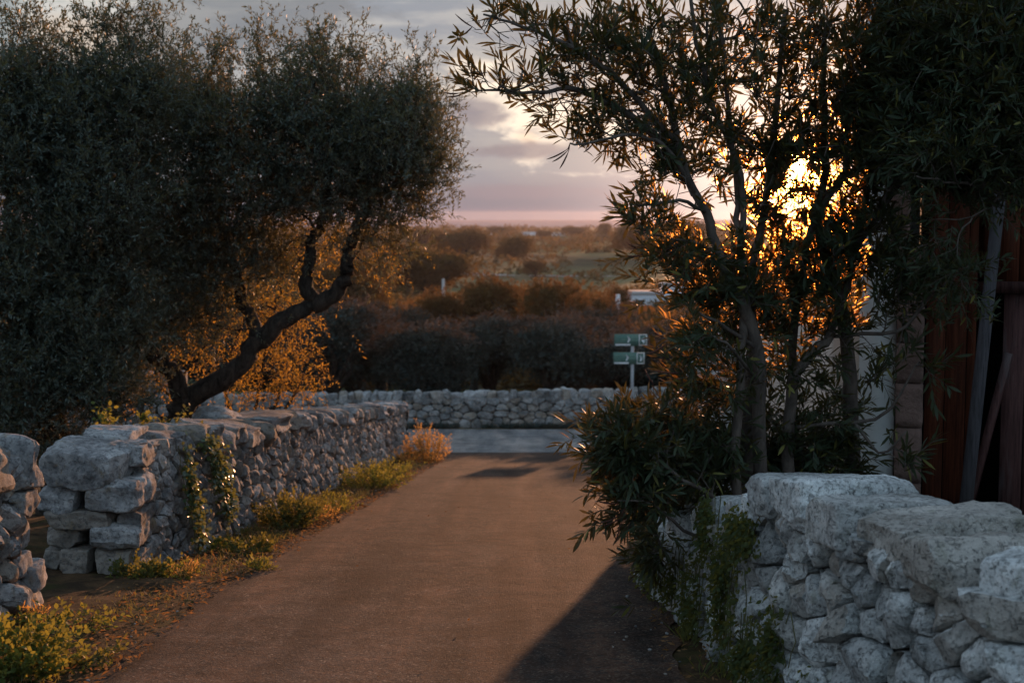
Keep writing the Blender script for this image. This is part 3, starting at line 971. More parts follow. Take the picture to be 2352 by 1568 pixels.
# capstones from far to near: (u centre by y, length, height, width)
def y2u(y): return float(np.interp(-y, -pR.p[:, 1], pR.u))
for (y, l, h, w, dz) in [(10.3, .3, .2, .45, 0), (9.6, .34, .26, .5, .04), (9.0, .3, .3, .45, .05), (8.5, .32, .22, .5, 0.0), (8.08, .30, .26, .5, .03), (7.7, .30, .24, .5, -0.02), (7.38, .34, .24, .5, .0)]:
    u = y2u(y); t = pR.tan(u)
    c = pR.world(u, pR.H(u) - h / 2 + dz + .04, -0.22)
    stone(mb, c, (l, w, h), rot_xyz(rng.normal() * .12, rng.normal() * .12, math.atan2(t[1], t[0]) + rng.normal() * .3), rng, n=14, power=9, rough=.1, cuts=9, cutd=.7, fine=.02)
for (y, l, h, w, dz) in [(6.95, .36, .20, .60, 0.01), (6.58, .38, .24, .66, 0.02), (6.16, .46, .21, .62, -0.01), (5.72, .40, .18, .70, 0.01), (5.34, .36, .23, .60, -.01), (4.96, .40, .25, .66, .01), (4.52, .42, .20, .62, -.01), (4.1, .42, .22, .7, 0), (3.65, .42, .2, .65, 0), (3.2, .42, .22, .7, 0), (2.75, .42, .2, .65, 0)]:
    u = y2u(y); t = pR.tan(u)
    c = pR.world(u, pR.H(u) - h / 2 + dz + rng.normal() * .012, -w / 2 + 0.10 + rng.normal() * .03)
    stone(mb, c, (l * 0.92, w * .95, h), rot_xyz(rng.normal() * .03, rng.normal() * .03 - 0.10 * t[1] * -1, math.atan2(t[1], t[0]) + rng.normal() * .08), rng, n=30, power=16, rough=.012, cuts=10, cutd=.88, fine=.017)
part(mb, 'capstone', M_wallR, wr)

# --- far wall beyond the cross road
pF = Path([(-40, 39.6, 1.0), (-12, 39.2, .95), (-8, 39.0, 0.92), (-4, 39.0, 0.95), (0, 39.0, 1.0), (4, 39.2, 1.06), (8, 39.4, 1.12), (14, 39.8, 1.1), (40, 41.5, 1.1)], side=1)
wf = thing('dry_stone_wall', (0, 39.0, float(ground(0, 39.0))), 'low grey dry stone wall with upright cap stones along the far side of the cross road', 'stone wall')
mb = MB()
pF.side = 1
face_stones(mb, pF, 0.26, 0.17, 51, K=12, depth=0.08, fine=0.02, p=10, fac=.35, gap=1.0, prof=PROF2, rand=True, nfac=2, vmin=0.05, cap=0.35, u0=24, u1=62)
part(mb, 'stonework', M_wallF, wf)
mb = MB(); core(mb, pF, 0.5, drop=0.25, infront=-0.02); part(mb, 'rubble_core', M_core, wf)
mb = MB(); caps(mb, pF, 0.40, (0.16, 0.42), (0.26, 0.46), 52, n=8, u0=24, u1=62, over=0.04, two=0.0, cutd=0.66, yaw=0.25, fine=0.02, dz=0.06)
part(mb, 'capstone', M_wallF, wf)

# --- shaded rubble wall behind the olive tree on the left
pS = Path([(-8.5, 22.0, 1.3), (-6.8, 22.2, 1.5), (-5.9, 22.3, 1.55), (-5.3, 22.4, 1.6)], side=1)
ws = thing('dry_stone_wall', (-6.5, 22.2, float(ground(0, 22.2))), 'shaded rubble wall glimpsed under the olive tree behind the left wall', 'stone wall')
mb = MB(); face_stones(mb, pS, 0.26, 0.2, 61, K=12, depth=0.08, fine=0.02, cap=0.1); part(mb, 'stonework', M_wallL, ws)
mb = MB(); core(mb, pS, 0.5, drop=0.1); part(mb, 'rubble_core', M_core, ws)
mb = MB(); caps(mb, pS, 0.5, (0.3, 0.6), (0.2, 0.32), 62, n=7); part(mb, 'capstone', M_wallL, ws)

# ------------------------------------------------------------------ house, lane-side wall, gates
TH = R(15.5)
hd = np.array([math.cos(TH), -math.sin(TH)])          # along the facade, to the right
hn = np.array([math.sin(TH), math.cos(TH)])           # away from the camera
HC = np.array([2.49, 10.15])                          # near left corner of the facade
HM = np.array([[hd[0], hn[0], 0], [hd[1], hn[1], 0], [0, 0, 1]])
HG = float(ground(0, 10.2))
HL = np.array([HC[0], HC[1], HG])
HMT = (HM, HL)


def hbox(mb, lo, hi):
    box_mb(mb, lo, hi, HMT)


house = thing('white_house', tuple(HL), 'whitewashed house with stone door surround behind the oleander', 'house')
mb = MB()
hbox(mb, (0, 0, -1.2), (0.25, 0.5, 4.6))
hbox(mb, (0.25, 0.002, 3.2), (3.6, 0.5, 4.6))
hbox(mb, (3.6, 0, -0.6), (7.0, 0.5, 4.6))
hbox(mb, (0.0, 0.5, -1.2), (0.4, 6.0, 4.6))
hbox(mb, (6.6, 0.5, -1.2), (7.0, 6.0, 4.6))
hbox(mb, (0.4, 5.6, -1.2), (6.6, 6.0, 4.6))
part(mb, 'wall', M_plaster, house, smooth=False)
mb = MB(); hbox(mb, (-0.12, -0.12, 4.6), (7.12, 6.12, 4.74)); part(mb, 'roof', M_fargrey, house, smooth=False)
mb = MB(); hbox(mb, (0.42, 1.6, -0.6), (6.58, 1.7, 4.5)); hbox(mb, (0.42, .52, -0.3), (6.58, 1.6, -0.05)); part(mb, 'inner_room_shade', M_dark, house, smooth=False)  # near-black back wall and floor: the room's shade is put into their colour
mb = MB()
rng = np.random.default_rng(71)
z = -0.3
while z < 3.05:
    h = rng.uniform(0.28, 0.46)
    h = min(h, 3.2 - z)
    off = 0.20 if z > 2.35 else 0.255
    w = 0.19 if z < 2.35 else 0.13
    V, F = cube_grid(6)
    Vv = V.copy(); mm = np.max(np.abs(Vv), 1, keepdims=True); pn = (np.abs(Vv) ** 40).sum(1, keepdims=True) ** (1 / 40.); Vv = Vv * mm / pn
    Pp = Vv * np.array([w / 2, 0.30, h / 2 - 0.0015]) + np.array([off + w / 2, 0.24, z + h / 2])
    Pp = Pp @ HM.T + HL
    Pp = Pp + (fbm(Pp, 11, 5, 3) * 0.008)[:, None] * np.array([1, -1, 0.3])
    mb.add(Pp, F)
    z += h
part(mb, 'door_surround', M_jamb, house)
mb = MB(); hbox(mb, (0.24, -0.03, 3.02), (3.6, 0.35, 3.2)); part(mb, 'lintel', M_greywood, house, smooth=False)

gate = thing('board_gate', tuple(HL + np.array([0.5, 0, 0])), 'tall dark red board gate leaning in the house doorway', 'gate')


def boards(mb, x0, x1, z0, z1, y, rng, w=(0.09, 0.15)):
    x = x0
    while x < x1:
        ww = min(rng.uniform(*w), x1 - x)
        dy = rng.uniform(-0.008, 0.008)
        hbox(mb, (x + 0.003, y + dy, z0 + rng.uniform(-.02, .02)), (x + ww - 0.003, y + dy + 0.025, z1 + rng.uniform(-.03, .03)))
        x += ww


mb = MB(); boards(mb, 0.455, 0.80, -0.08, 3.0, 0.10, rng); part(mb, 'door_leaf', M_redwood, gate, smooth=False)
mb = MB(); boards(mb, 0.98, 2.4, -0.05, 2.2, 0.14, rng, (0.10, 0.18)); part(mb, 'door_leaf', M_redgrey, gate, 'worn red boards streaked with grey', smooth=False)
mb = MB(); boards(mb, 0.80, 2.4, 2.25, 3.0, 0.17, rng); part(mb, 'transom', M_redwood, gate, smooth=False)
mb = MB(); hbox(mb, (0.80, 0.09, 2.17), (2.4, 0.17, 2.25)); part(mb, 'rail', M_redgrey, gate, smooth=False)
mb = MB()
for (a, b) in [((0.72, 0.0, 0.35), (1.02, 0.0, 1.75)), ((1.22, 0.0, 0.2), (1.5, 0.0, 2.1))]:
    A = np.array([a[0], 0.075, a[2]]); B = np.array([b[0], 0.075, b[2]])
    tube(mb, np.stack([A, B]) @ HM.T + HL, [0.035, 0.035], 4, True)
part(mb, 'brace', M_redgrey, gate, smooth=False)

# leaning grey post in front of the gates
pole = MB()
A = np.array([0.70, -0.10, 0.0]); B = np.array([0.93, 0.02, 2.95])
d = (B - A); V = []
for q0, rr in ((A, 0.045), (B, 0.04)):
    for sx, sy in ((-1, -1), (1, -1), (1, 1), (-1, 1)):
        V.append(q0 + np.array([sx * rr, sy * rr, 0]))
V = np.array(V) @ HM.T + HL
pole.add(V, [[0, 1, 5, 4], [1, 2, 6, 5], [2, 3, 7, 6], [3, 0, 4, 7], [3, 2, 1, 0], [4, 5, 6, 7]])
o = pole.build('timber_post', M_greywood, smooth=False, origin=A @ HM.T + HL)
tag(o, 'grey weathered timber post leaning against the red gate', 'post')

# low wall running along the lane behind the oleander: plaster, then rubble at its far end
lw = thing('garden_wall', (2.4, 14.0, float(ground(0, 14.0))), 'head-high garden wall of beige plaster and rubble along the lane behind the oleander', 'wall')
mb = MB()
ysw = np.linspace(10.7, 15.4, 24)
x0, x1 = 2.42, 2.85
V = []
for y in ysw:
    g0 = float(ground(0, y)); tp = g0 + 2.12 + 0.03 * math.sin(y * 3)
    V += [(x0, y, g0 - .3), (x0 + 0.01, y, tp), (x1, y, tp), (x1, y, g0 - .3)]
n_ = len(ysw); i = np.arange(n_ - 1)[:, None] * 4; j = np.arange(4)[None]; k = (j + 1) % 4
mb.add(V, np.stack([i + j, i + 4 + j, i + 4 + k, i + k], -1).reshape(-1, 4)[:, ::-1], [[3, 2, 1, 0], [n_ * 4 - 4, n_ * 4 - 3, n_ * 4 - 2, n_ * 4 - 1]])
part(mb, 'plaster_wall', M_beige, lw, smooth=False)
mb = MB()
pG = Path([(2.44, 18.9, 2.1), (2.42, 17.0, 2.15), (2.40, 15.35, 2.12)], side=1, batter=0.05)
face_stones(mb, pG, 0.24, 0.2, 81, K=14, depth=0.07, fine=0.015, cap=0.1)
pG2 = Path([(3.0, 19.0, 2.1), (2.4, 19.0, 2.1)], side=-1, batter=0.05)
face_stones(mb, pG2, 0.24, 0.2, 82, K=12, depth=0.07, fine=0.015, cap=0.1)
pG3 = Path([(2.38, 15.3, 2.1), (2.95, 15.3, 2.1)], side=1, batter=0.03)
face_stones(mb, pG3, 0.24, 0.2, 83, K=12, depth=0.06, fine=0.015, cap=0.1)
part(mb, 'rubble_wall', M_wallR, lw)
mb = MB(); core(mb, pG, 0.5, drop=0.05); part(mb, 'rubble_core', M_core, lw)
mb = MB(); caps(mb, pG, 0.5, (0.3, 0.5), (0.15, 0.25), 84, n=7, cutd=.7); part(mb, 'capstone', M_wallR, lw)

# ------------------------------------------------------------------ signpost
SPX, SPY = at(1452, 900, 38.6)[0], 38.6
sg = float(ground(SPX, SPY))
sign = thing('road_sign', (SPX, SPY, sg), 'grey post with two small green and white direction boards by the far wall', 'road sign')
mb = MB(); ztop = at(1452, 768, 38.6)[2]
tube(mb, [(SPX, SPY, sg - .1), (SPX, SPY, (sg + ztop) / 2), (SPX + .0, SPY, ztop)], [0.045] * 3, 12, True); part(mb, 'post', M_metal, sign)


def panel(x0, y0, x1, y1, up):
    Y = SPY - 0.07
    a = at(x0, y0, Y); b = at(x1, y1, Y)
    X0, Z1, X1, Z0 = a[0], a[2], b[0], b[2]
    W = X1 - X0; H = Z1 - Z0
    def rect(mb, u0, v0, u1, v1, d0, d1):
        box_mb(mb, (X0 + u0 * W, Y - d1, Z0 + v0 * H), (X0 + u1 * W, Y - d0, Z0 + v1 * H))
    m1 = MB(); rect(m1, 0, 0, 1, 1, -0.02, 0.0)
    pl = part(m1, 'sign_board', M_signg, sign, smooth=False)
    m2 = MB()
    rect(m2, 0.03, 0.0, 0.49, 0.17, 0.003, 0.006)
    part(m2, 'stripe', M_signw, pl, smooth=False); m2 = MB()
    # square frame with an emblem in it
    for r in ((0.74, 0.02, 0.985, 0.10), (0.74, 0.90, 0.985, 0.98), (0.74, 0.10, 0.77, 0.90), (0.955, 0.10, 0.985, 0.90)):
        rect(m2, *r, 0.003, 0.006)
    part(m2, 'border', M_signw, pl, smooth=False); m2 = MB()
    def poly(pts, d=0.006):
        P = [(X0 + u * W, Y - d, Z0 + v * H) for u, v in pts]
        Q = [(X0 + u * W, Y - 0.002, Z0 + v * H) for u, v in pts]
        n = len(P)
        f = [[j, (j + 1) % n, n + (j + 1) % n, n + j] for j in range(n)]
        m2.add(np.array(P + Q), [list(range(n))[::-1]] if False else np.array([list(range(n))]), np.array(f))
    if up:
        poly([(0.80, 0.5), (0.90, 0.80), (0.925, 0.5), (0.90, 0.2)])
    else:
        poly([(0.82, 0.72), (0.88, 0.80), (0.925, 0.5), (0.88, 0.22), (0.84, 0.30), (0.86, 0.5)])
    part(m2, 'emblem', M_signw, pl, smooth=False); m2 = MB()
    poly([(0.39, 0.84), (0.43, 0.80), (0.49, 0.55), (0.43, 0.30), (0.39, 0.28), (0.43, 0.55)])
    part(m2, 'arrow', M_signw, pl, smooth=False)
    m3 = MB()
    r = random.Random(4)
    for v in (0.68, 0.48, 0.30):
        u = 0.05
        while u < 0.35:
            w_ = r.uniform(0.012, 0.03)
            rect(m3, u, v, u + w_, v + 0.09, 0.003, 0.005)
            u += w_ + 0.012
    for v in (0.62, 0.40):
        u = 0.53
        while u < 0.70:
            w_ = r.uniform(0.015, 0.03)
            rect(m3, u, v, u + w_, v + 0.12, 0.003, 0.005)
            u += w_ + 0.015
    part(m3, 'lettering', M_signt, pl, smooth=False)


panel(1411, 767, 1487, 794, True)
panel(1409, 809, 1481, 836, False)


# ------------------------------------------------------------------ branching plants
class Tree:
    def __init__(s, seed):
        s.rng = np.random.default_rng(seed)
        s.P = []; s.par = []; s.D = []; s.given = []; s.chains = []

    def node(s, p, par, d, g=0.0):
        s.P.append(np.asarray(p, float)); s.par.append(par); s.D.append(d); s.given.append(g)
        return len(s.P) - 1

    def limb(s, pts, r0, r1, start=None, sub=5, jit=0.0):
        pts = np.asarray(pts, float)
        t = np.arange(len(pts)); tt = np.linspace(0, len(pts) - 1, (len(pts) - 1) * sub + 1)
        # smooth interpolation
        Q = []
        for a in tt:
            i = min(int(a), len(pts) - 2); f = a - i
            p0 = pts[max(i - 1, 0)]; p1 = pts[i]; p2 = pts[i + 1]; p3 = pts[min(i + 2, len(pts) - 1)]
            Q.append(0.5 * ((2 * p1) + (-p0 + p2) * f + (2 * p0 - 5 * p1 + 4 * p2 - p3) * f * f + (-p0 + 3 * p1 - 3 * p2 + p3) * f ** 3))
        Q = np.array(Q)
        if jit:
            Q[1:] += s.rng.normal(size=Q[1:].shape) * jit
        rr = np.linspace(r0, r1, len(Q))
        ch = []
        prev = start if start is not None else -1
        if start is not None:
            ch.append(start)
        for i in range(len(Q)):
            d = unit(Q[min(i + 1, len(Q) - 1)] - Q[max(i - 1, 0)])
            prev = s.node(Q[i], prev, d, rr[i]); ch.append(prev)
        s.chains.append((ch, True))
        return ch

    def near(s, p):
        P = np.array(s.P)
        return int(np.argmin(((P - p) ** 2).sum(1)))

    def grow(s, targets, step=0.12, wob=0.06, anglew=0.8, up=0.25, maxgiven=1.0):
        """join each target to the skeleton with a curved branch, nearest first"""
        T = np.asarray(targets, float)
        P = np.array(s.P)
        order = np.argsort([((P - t) ** 2).sum(1).min() for t in T])
        cap = len(s.P) + len(T) * 12
        PP = np.zeros((cap, 3)); DD = np.zeros((cap, 3)); n = len(s.P)
        PP[:n] = P; DD[:n] = np.array(s.D)
        tips = []
        for ti in order:
            t = T[ti]
            v = t - PP[:n]
            dist = np.sqrt((v ** 2).sum(1)) + 1e-6
            cosang = (v * DD[:n]).sum(1) / dist
            cost = dist * (1 + anglew * (1 - cosang))
            a = int(np.argmin(cost))
            A = PP[a]; L = dist[a]
            k = int(min(10, max(2, round(L / step))))
            c1 = A + DD[a] * L * 0.45 + np.array([0, 0, up * L * 0.2])
            f = np.linspace(0, 1, k + 1)[1:, None]
            Q = (1 - f) ** 2 * A + 2 * f * (1 - f) * c1 + f ** 2 * t
            Q[:-1] += s.rng.normal(size=Q[:-1].shape) * wob * L * 0.15
            ch = [a]; prev = a
            full = np.concatenate([A[None], Q])
            for i in range(k):
                d = unit(full[i + 1] - full[i])
                prev = s.node(Q[i], prev, d, 0.0)
                PP[n] = Q[i]; DD[n] = d; n += 1
                ch.append(prev)
            s.chains.append((ch, False))
            tips.append(prev)
        return tips

    def radii(s, tip=0.0035, e=2.3):
        n = len(s.P)
        child = np.zeros(n); leaf = np.ones(n, bool)
        for p in s.par:
            if p >= 0: leaf[p] = False
        r = np.zeros(n)
        acc = np.zeros(n)
        for i in range(n - 1, -1, -1):
            ri = (acc[i]) ** (1 / e) if acc[i] > 0 else tip
            if s.given[i] > 0: ri = s.given[i] if acc[i] > 0 else min(s.given[i], max(tip, s.given[i]))
            r[i] = ri
            if s.par[i] >= 0:
                acc[s.par[i]] += ri ** e if s.given[i] == 0 else 0.0
        return r

    def mesh(s, mb_main, mb_fine, r, thr=0.02, seg=8, maxr=0.05):
        P = np.array(s.P)
        for ch, given in s.chains:
            rr = r[ch].copy()
            if not given:
                rr = np.minimum(rr, maxr)
                rr[0] = rr[1]
            pts = P[ch]
            if given and ch[0] != ch[1] and len(ch) > 2 and s.given[ch[1]] > 0:
                rr[0] = rr[1]
            if given: tube(mb_main, pts, rr, max(seg, 10), True)
            elif rr.max() > thr: tube(mb_fine, pts, rr, 6)
            else: tube(mb_fine, pts, rr, 4)


def blob_pts(blobs, rng):
    """random points in crown lumps (picture place, true distance Y, half sizes in px, depth half size)"""
    out = []
    for (px, py, Y, rx, ry, rz, n) in blobs:
        c = at(px, py, Y)
        k = Y / 3267.0
        d = unit(rng.normal(size=(n, 3))) * (rng.uniform(0.1, 1, n) ** (1 / 2.2))[:, None]
        out.append(c + d * np.array([rx * k, rz, ry * k]))
    return np.concatenate(out)


def shoots(mb, P, D, n_leaf, length, L, W, rng, whorl=2, ang=0.8, shape='quad', twig=None, rt=0.0022, droop=0.0, jit=0.35):
    """leafy shoots: n_leaf leaves set along each shoot that starts at P and runs along D"""
    m = len(P)
    D = unit(D)
    length = np.broadcast_to(length, m)
    ref = unit(rng.normal(size=(m, 3)))
    A = unit(np.cross(D, ref)); B = np.cross(D, A)
    f = (np.arange(n_leaf) + 0.5) / n_leaf
    f = np.broadcast_to(f, (m, n_leaf)) + rng.normal(size=(m, n_leaf)) * 0.03
    f = np.clip(f, 0, 1)
    th = np.arange(n_leaf) * (2 * np.pi / whorl if whorl > 2 else np.pi) + (np.arange(n_leaf) // whorl) * (1.1 if whorl > 2 else np.pi / 2)
    th = th[None] + rng.normal(size=(m, n_leaf)) * 0.3
    curve = (f ** 2)[..., None] * np.array([0, 0, -droop]) * length[:, None, None]
    base = P[:, None] + D[:, None] * (f * length[:, None])[..., None] + curve
    out = A[:, None] * np.cos(th)[..., None] + B[:, None] * np.sin(th)[..., None]
    ca = ang * (1.15 - 0.6 * f)
    ld = D[:, None] * np.cos(ca)[..., None] + out * np.sin(ca)[..., None] + rng.normal(size=(m, n_leaf, 3)) * jit * 0.35
    LL = L * rng.uniform(0.65, 1.15, (m, n_leaf)); WW = W * rng.uniform(0.75, 1.15, (m, n_leaf))
    leaves(mb, base.reshape(-1, 3), ld.reshape(-1, 3), LL.ravel(), WW.ravel(), rng, shape=shape)
    if twig is not None:
        e = P + D * length[:, None]
        t3 = np.stack([P, (P + e) / 2 + np.array([0, 0, -droop * .25]) * length[:, None], e + np.array([0, 0, -droop]) * length[:, None]], 1)
        th3 = np.arange(3) / 3 * 2 * np.pi
        ring = A[:, None, None] * np.cos(th3)[None, None, :, None] + B[:, None, None] * np.sin(th3)[None, None, :, None]
        V = t3[:, :, None] + ring * np.array([rt, rt * .8, rt * .4])[None, :, None, None]
        V = V.reshape(-1, 3)
        b = np.arange(m)[:, None, None] * 9
        j = np.arange(3); k = (j + 1) % 3
        q = np.concatenate([np.stack([a * 3 + j, a * 3 + k, a * 3 + 3 + k, a * 3 + 3 + j], -1) for a in range(2)])
        twig.add(V, (b + q[None]).reshape(-1, 4))


# ---- oleander
rng = np.random.default_rng(101)
YO = 9.2
ol = Tree(5)
def L_(pts):
    return [at(px, py, Y) for px, py, Y in pts]
trunks = [
    (L_([(1738, 1420, 9.1), (1722, 1200, 9.1), (1716, 1054, 9.1), (1721, 926, 9.1), (1730, 783, 9.15), (1726, 640, 9.2), (1749, 521, 9.25), (1768, 400, 9.3), (1790, 200, 9.35), (1800, 20, 9.5)]), .058, .018),
    (L_([(1800, 1400, 9.2), (1808, 1150, 9.1), (1811, 983, 9.0), (1821, 878, 8.95), (1859, 815, 8.95), (1906, 770, 9.0), (1945, 660, 9.1), (1965, 545, 9.2), (2010, 380, 9.2), (2080, 180, 9.2)]), .055, .018),
    (L_([(1960, 1400, 9.5), (1956, 1100, 9.45), (1954, 949, 9.4), (1946, 783, 9.4), (1914, 640, 9.4), (1884, 545, 9.4), (1874, 480, 9.4), (1896, 400, 9.4), (1890, 240, 9.5), (1900, 60, 9.6)]), .070, .020),
    (L_([(1760, 1380, 9.0), (1745, 1000, 8.9), (1740, 800, 8.85), (1700, 680, 8.8), (1655, 590, 8.8), (1622, 490, 8.8), (1580, 410, 8.8), (1552, 300, 8.8), (1530, 200, 8.8), (1490, 60, 8.9)]), .055, .020),
    (L_([(1840, 1380, 9.4), (1815, 1000, 9.3), (1822, 800, 9.2), (1838, 650, 9.2), (1868, 511, 9.2), (1925, 420, 9.2), (1975, 300, 9.2), (2010, 150, 9.2)]), .042, .015),
    (L_([(1720, 1390, 8.8), (1690, 1100, 8.75), (1700, 850, 8.7), (1712, 700, 8.9), (1700, 540, 9.0), (1690, 400, 9.1), (1670, 200, 9.1), (1650, 20, 9.2)]), .040, .014),
]
trunks = [(p_, a_ * .86, b_ * .8) for (p_, a_, b_) in trunks]
trunk_mbs = []
marks = []
for pts, r0, r1 in trunks:
    ch = ol.limb(pts, r0, r1, sub=4, jit=0.006)
    marks.append(ch)
# main arms that reach left
def arm(px, py, pts, r0, r1):
    s0 = ol.near(at(px, py, 8.9))
    ol.limb([ol.P[s0]] + L_(pts), r0, r1, start=None, sub=4, jit=0.005)
arm(1560, 350, [(1480, 290, 8.75), (1397, 238, 8.7), (1300, 205, 8.6), (1200, 215, 8.5), (1110, 205, 8.45)], .026, .006)
arm(1552, 330, [(1500, 270, 8.7), (1420, 180, 8.6), (1320, 110, 8.6), (1200, 60, 8.6), (1110, 35, 8.6)], .022, .006)
arm(1622, 490, [(1560, 460, 8.6), (1500, 470, 8.5), (1450, 470, 8.45)], .014, .004)
arm(1600, 450, [(1540, 350, 8.6), (1470, 310, 8.5), (1380, 325, 8.45), (1310, 335, 8.4)], .016, .005)
arm(1655, 590, [(1600, 560, 8.5), (1530, 545, 8.45), (1460, 530, 8.4)], .011, .004)
arm(1720, 800, [(1650, 740, 8.6), (1600, 715, 8.5), (1575, 695, 8.45)], .014, .004)
arm(1720, 900, [(1680, 800, 8.4), (1630, 770, 8.3), (1590, 800, 8.3)], .012, .004)
arm(1735, 1200, [(1600, 1120, 8.5), (1480, 1040, 8.4), (1420, 1010, 8.4)], .018, .005)
arm(1735, 1250, [(1600, 1230, 8.4), (1500, 1160, 8.3), (1420, 1150, 8.3)], .014, .005)
arm(1740, 640, [(1700, 400, 9.0), (1640, 250, 8.9), (1600, 100, 8.9), (1580, -60, 8.9)], .022, .010)
arm(1965, 545, [(2050, 440, 9.0), (2120, 350, 8.9), (2170, 220, 8.8), (2200, 60, 8.7)], .03, .012)
arm(1990, 500, [(2080, 380, 8.9), (2180, 300, 8.7), (2290, 260, 8.5)], .02, .008)
arm(1990, 800, [(2060, 760, 8.8), (2120, 700, 8.7), (2180, 640, 8.5)], .014, .006)
arm(1960, 1000, [(2010, 960, 8.9), (2070, 900, 8.8), (2110, 830, 8.8)], .014, .005)
arm(1960, 1080, [(2020, 1040, 8.9), (2080, 990, 8.8)], .012, .005)
blobs = [
    (1180, 60, 8.6, 110, 55, .30, 34), (1130, 195, 8.5, 75, 45, .22, 20), (1260, 200, 8.6, 100, 60, .3, 34), (1330, 100, 8.6, 120, 80, .4, 60),
    (1310, 325, 8.5, 60, 22, .12, 5), (1400, 270, 8.7, 110, 60, .35, 48), (1480, 130, 8.8, 140, 110, .5, 105), (1500, 340, 8.7, 90, 70, .35, 50),
    (1650, 110, 9.0, 140, 130, .6, 125), (1620, 330, 9.0, 110, 100, .5, 60), (1560, 430, 8.7, 110, 50, .3, 34), (1500, 490, 8.5, 70, 50, .2, 26),
    (1820, 90, 9.2, 130, 120, .6, 115), (1760, 300, 9.3, 110, 110, .5, 50), (1860, 340, 9.4, 90, 110, .4, 50), (1840, 470, 9.2, 120, 60, .4, 70), (1836, 388, 9.3, 75, 75, .2, 70), (1760, 440, 9.1, 80, 80, .3, 50), (1990, 100, 9.1, 120, 150, .6, 150), (1960, 320, 9.2, 80, 130, .5, 90),
    (2080, 300, 8.9, 110, 140, .6, 150), (2180, 130, 8.8, 130, 130, .6, 170), (2280, 220, 8.5, 120, 150, .6, 170), (2230, 340, 8.6, 130, 90, .4, 90),
    (1650, 640, 8.9, 110, 80, .4, 70), (1560, 600, 8.5, 90, 60, .25, 26), (1800, 650, 9.2, 110, 100, .5, 75), (1900, 560, 9.2, 80, 70, .4, 45), (2000, 560, 9.1, 80, 90, .4, 60),
    (1930, 700, 9.0, 50, 110, .4, 34), (2050, 700, 8.9, 70, 60, .3, 16), (2110, 650, 8.8, 70, 60, .3, 20), (2110, 820, 8.8, 60, 60, .2, 7), (2020, 860, 8.9, 40, 80, .3, 8),
    (1750, 760, 9.3, 140, 90, .35, 60), (1640, 850, 8.7, 90, 90, .35, 36), (1600, 790, 8.4, 40, 50, .2, 12), (1680, 970, 9.2, 110, 70, .3, 36), (1860, 1000, 9.1, 110, 60, .3, 34), (1830, 860, 9.0, 90, 60, .2, 12), (1890, 900, 9.7, 120, 90, .3, 20),
    (1480, 1020, 8.5, 100, 75, .35, 95), (1430, 1030, 8.4, 55, 60, .25, 34), (1600, 1040, 8.8, 110, 70, .35, 80), (1470, 1140, 8.5, 75, 50, .25, 36), (1600, 1110, 9.6, 120, 60, .3, 60), (1750, 1070, 9.4, 130, 70, .4, 90),
    (1860, 1060, 9.4, 110, 80, .4, 90), (1940, 1030, 9.3, 30, 50, .2, 8), (1500, 1260, 9.0, 35, 40, .15, 16), (2090, 1060, 8.8, 30, 30, .12, 4),
    (1500, -120, 9.0, 300, 90, .8, 120), (1900, -150, 9.2, 300, 120, .9, 170), (2250, -80, 8.8, 200, 120, .8, 130),
]
T = blob_pts(blobs, rng)
sunray = at(1836, 388, 9.2)
def seg_clear(A, B, rad):
    d = unit(sunray[None])[0]
    k = np.ones(len(A), bool)
    for f in (0, .25, .5, .75, 1.0):
        T = A + (B - A) * f
        pr = T @ d
        k &= np.linalg.norm(T - pr[:, None] * d, axis=1) > rad
    return k


def keep_sun(T, rad=0.085):
    d = unit(sunray[None])
    pr = T @ d[0]
    off = T - pr[:, None] * d
    return np.linalg.norm(off + 0 * T, axis=1) > rad
T = T[keep_sun(T, .07)]
TB = blob_pts([(1700, 250, 9.2, 200, 190, .6, 240), (1850, 300, 9.3, 130, 190, .5, 190), (1450, 200, 8.8, 220, 140, .5, 200), (1960, 330, 9.2, 90, 160, .4, 120)], rng)
TB = TB[keep_sun(TB, .05)]
nT = len(T)
T = np.concatenate([T, TB])
isbare_pts = TB
tips = ol.grow(T, step=0.14, wob=0.5, anglew=1.6, up=0.3)
r = ol.radii(0.0028)
P = np.array(ol.P); Dn = np.array(ol.D)
oleander = thing('oleander', tuple(at(1840, 1430, 9.2)), 'large many-stemmed oleander hanging over the lane with the low sun behind it', 'shrub')
for ch in marks:
    mbt = MB()
    tube(mbt, P[ch], r[ch], 12, True)
    part(mbt, 'trunk', M_bark_l, oleander)
mb_b = MB(); dummy = MB()
ol.chains = [c for c in ol.chains if not any(c[0] is mk for mk in marks)]
ol.chains = [c for c in ol.chains if c[1] or seg_clear(P[c[0][:-1]], P[c[0][1:]], .036).all()]
ol.mesh(mb_b, mb_b, r, thr=0.01, seg=8, maxr=0.022)
tp = P[tips]; td = Dn[tips]
b_ = np.array([np.min(((TB - q_) ** 2).sum(1)) < 1e-9 for q_ in tp])
hi_ = (tp[:, 2] > at(1700, 500, 9)[2]) & (tp[:, 0] < at(1960, 500, 9.2)[0])
sel = np.where(b_, rng.random(len(tp)) < .30, ~hi_ | (rng.random(len(tp)) < .46))
tp = tp[sel]; td = td[sel]
out = unit(tp - at(1820, 900, 9.3)[None])
td = unit(td * 0.8 + out * 0.35 + np.array([0, 0, 0.25]) + rng.normal(size=td.shape) * 0.25)
lm = MB()
k1 = seg_clear(tp, tp + td * .2, .062)
shoots(lm, tp[k1] - td[k1] * 0.05, td[k1], 15, rng.uniform(.14, .24, k1.sum()), .115, .020, rng, whorl=3, ang=0.75, shape='long', twig=mb_b, rt=.0025, droop=0.05)
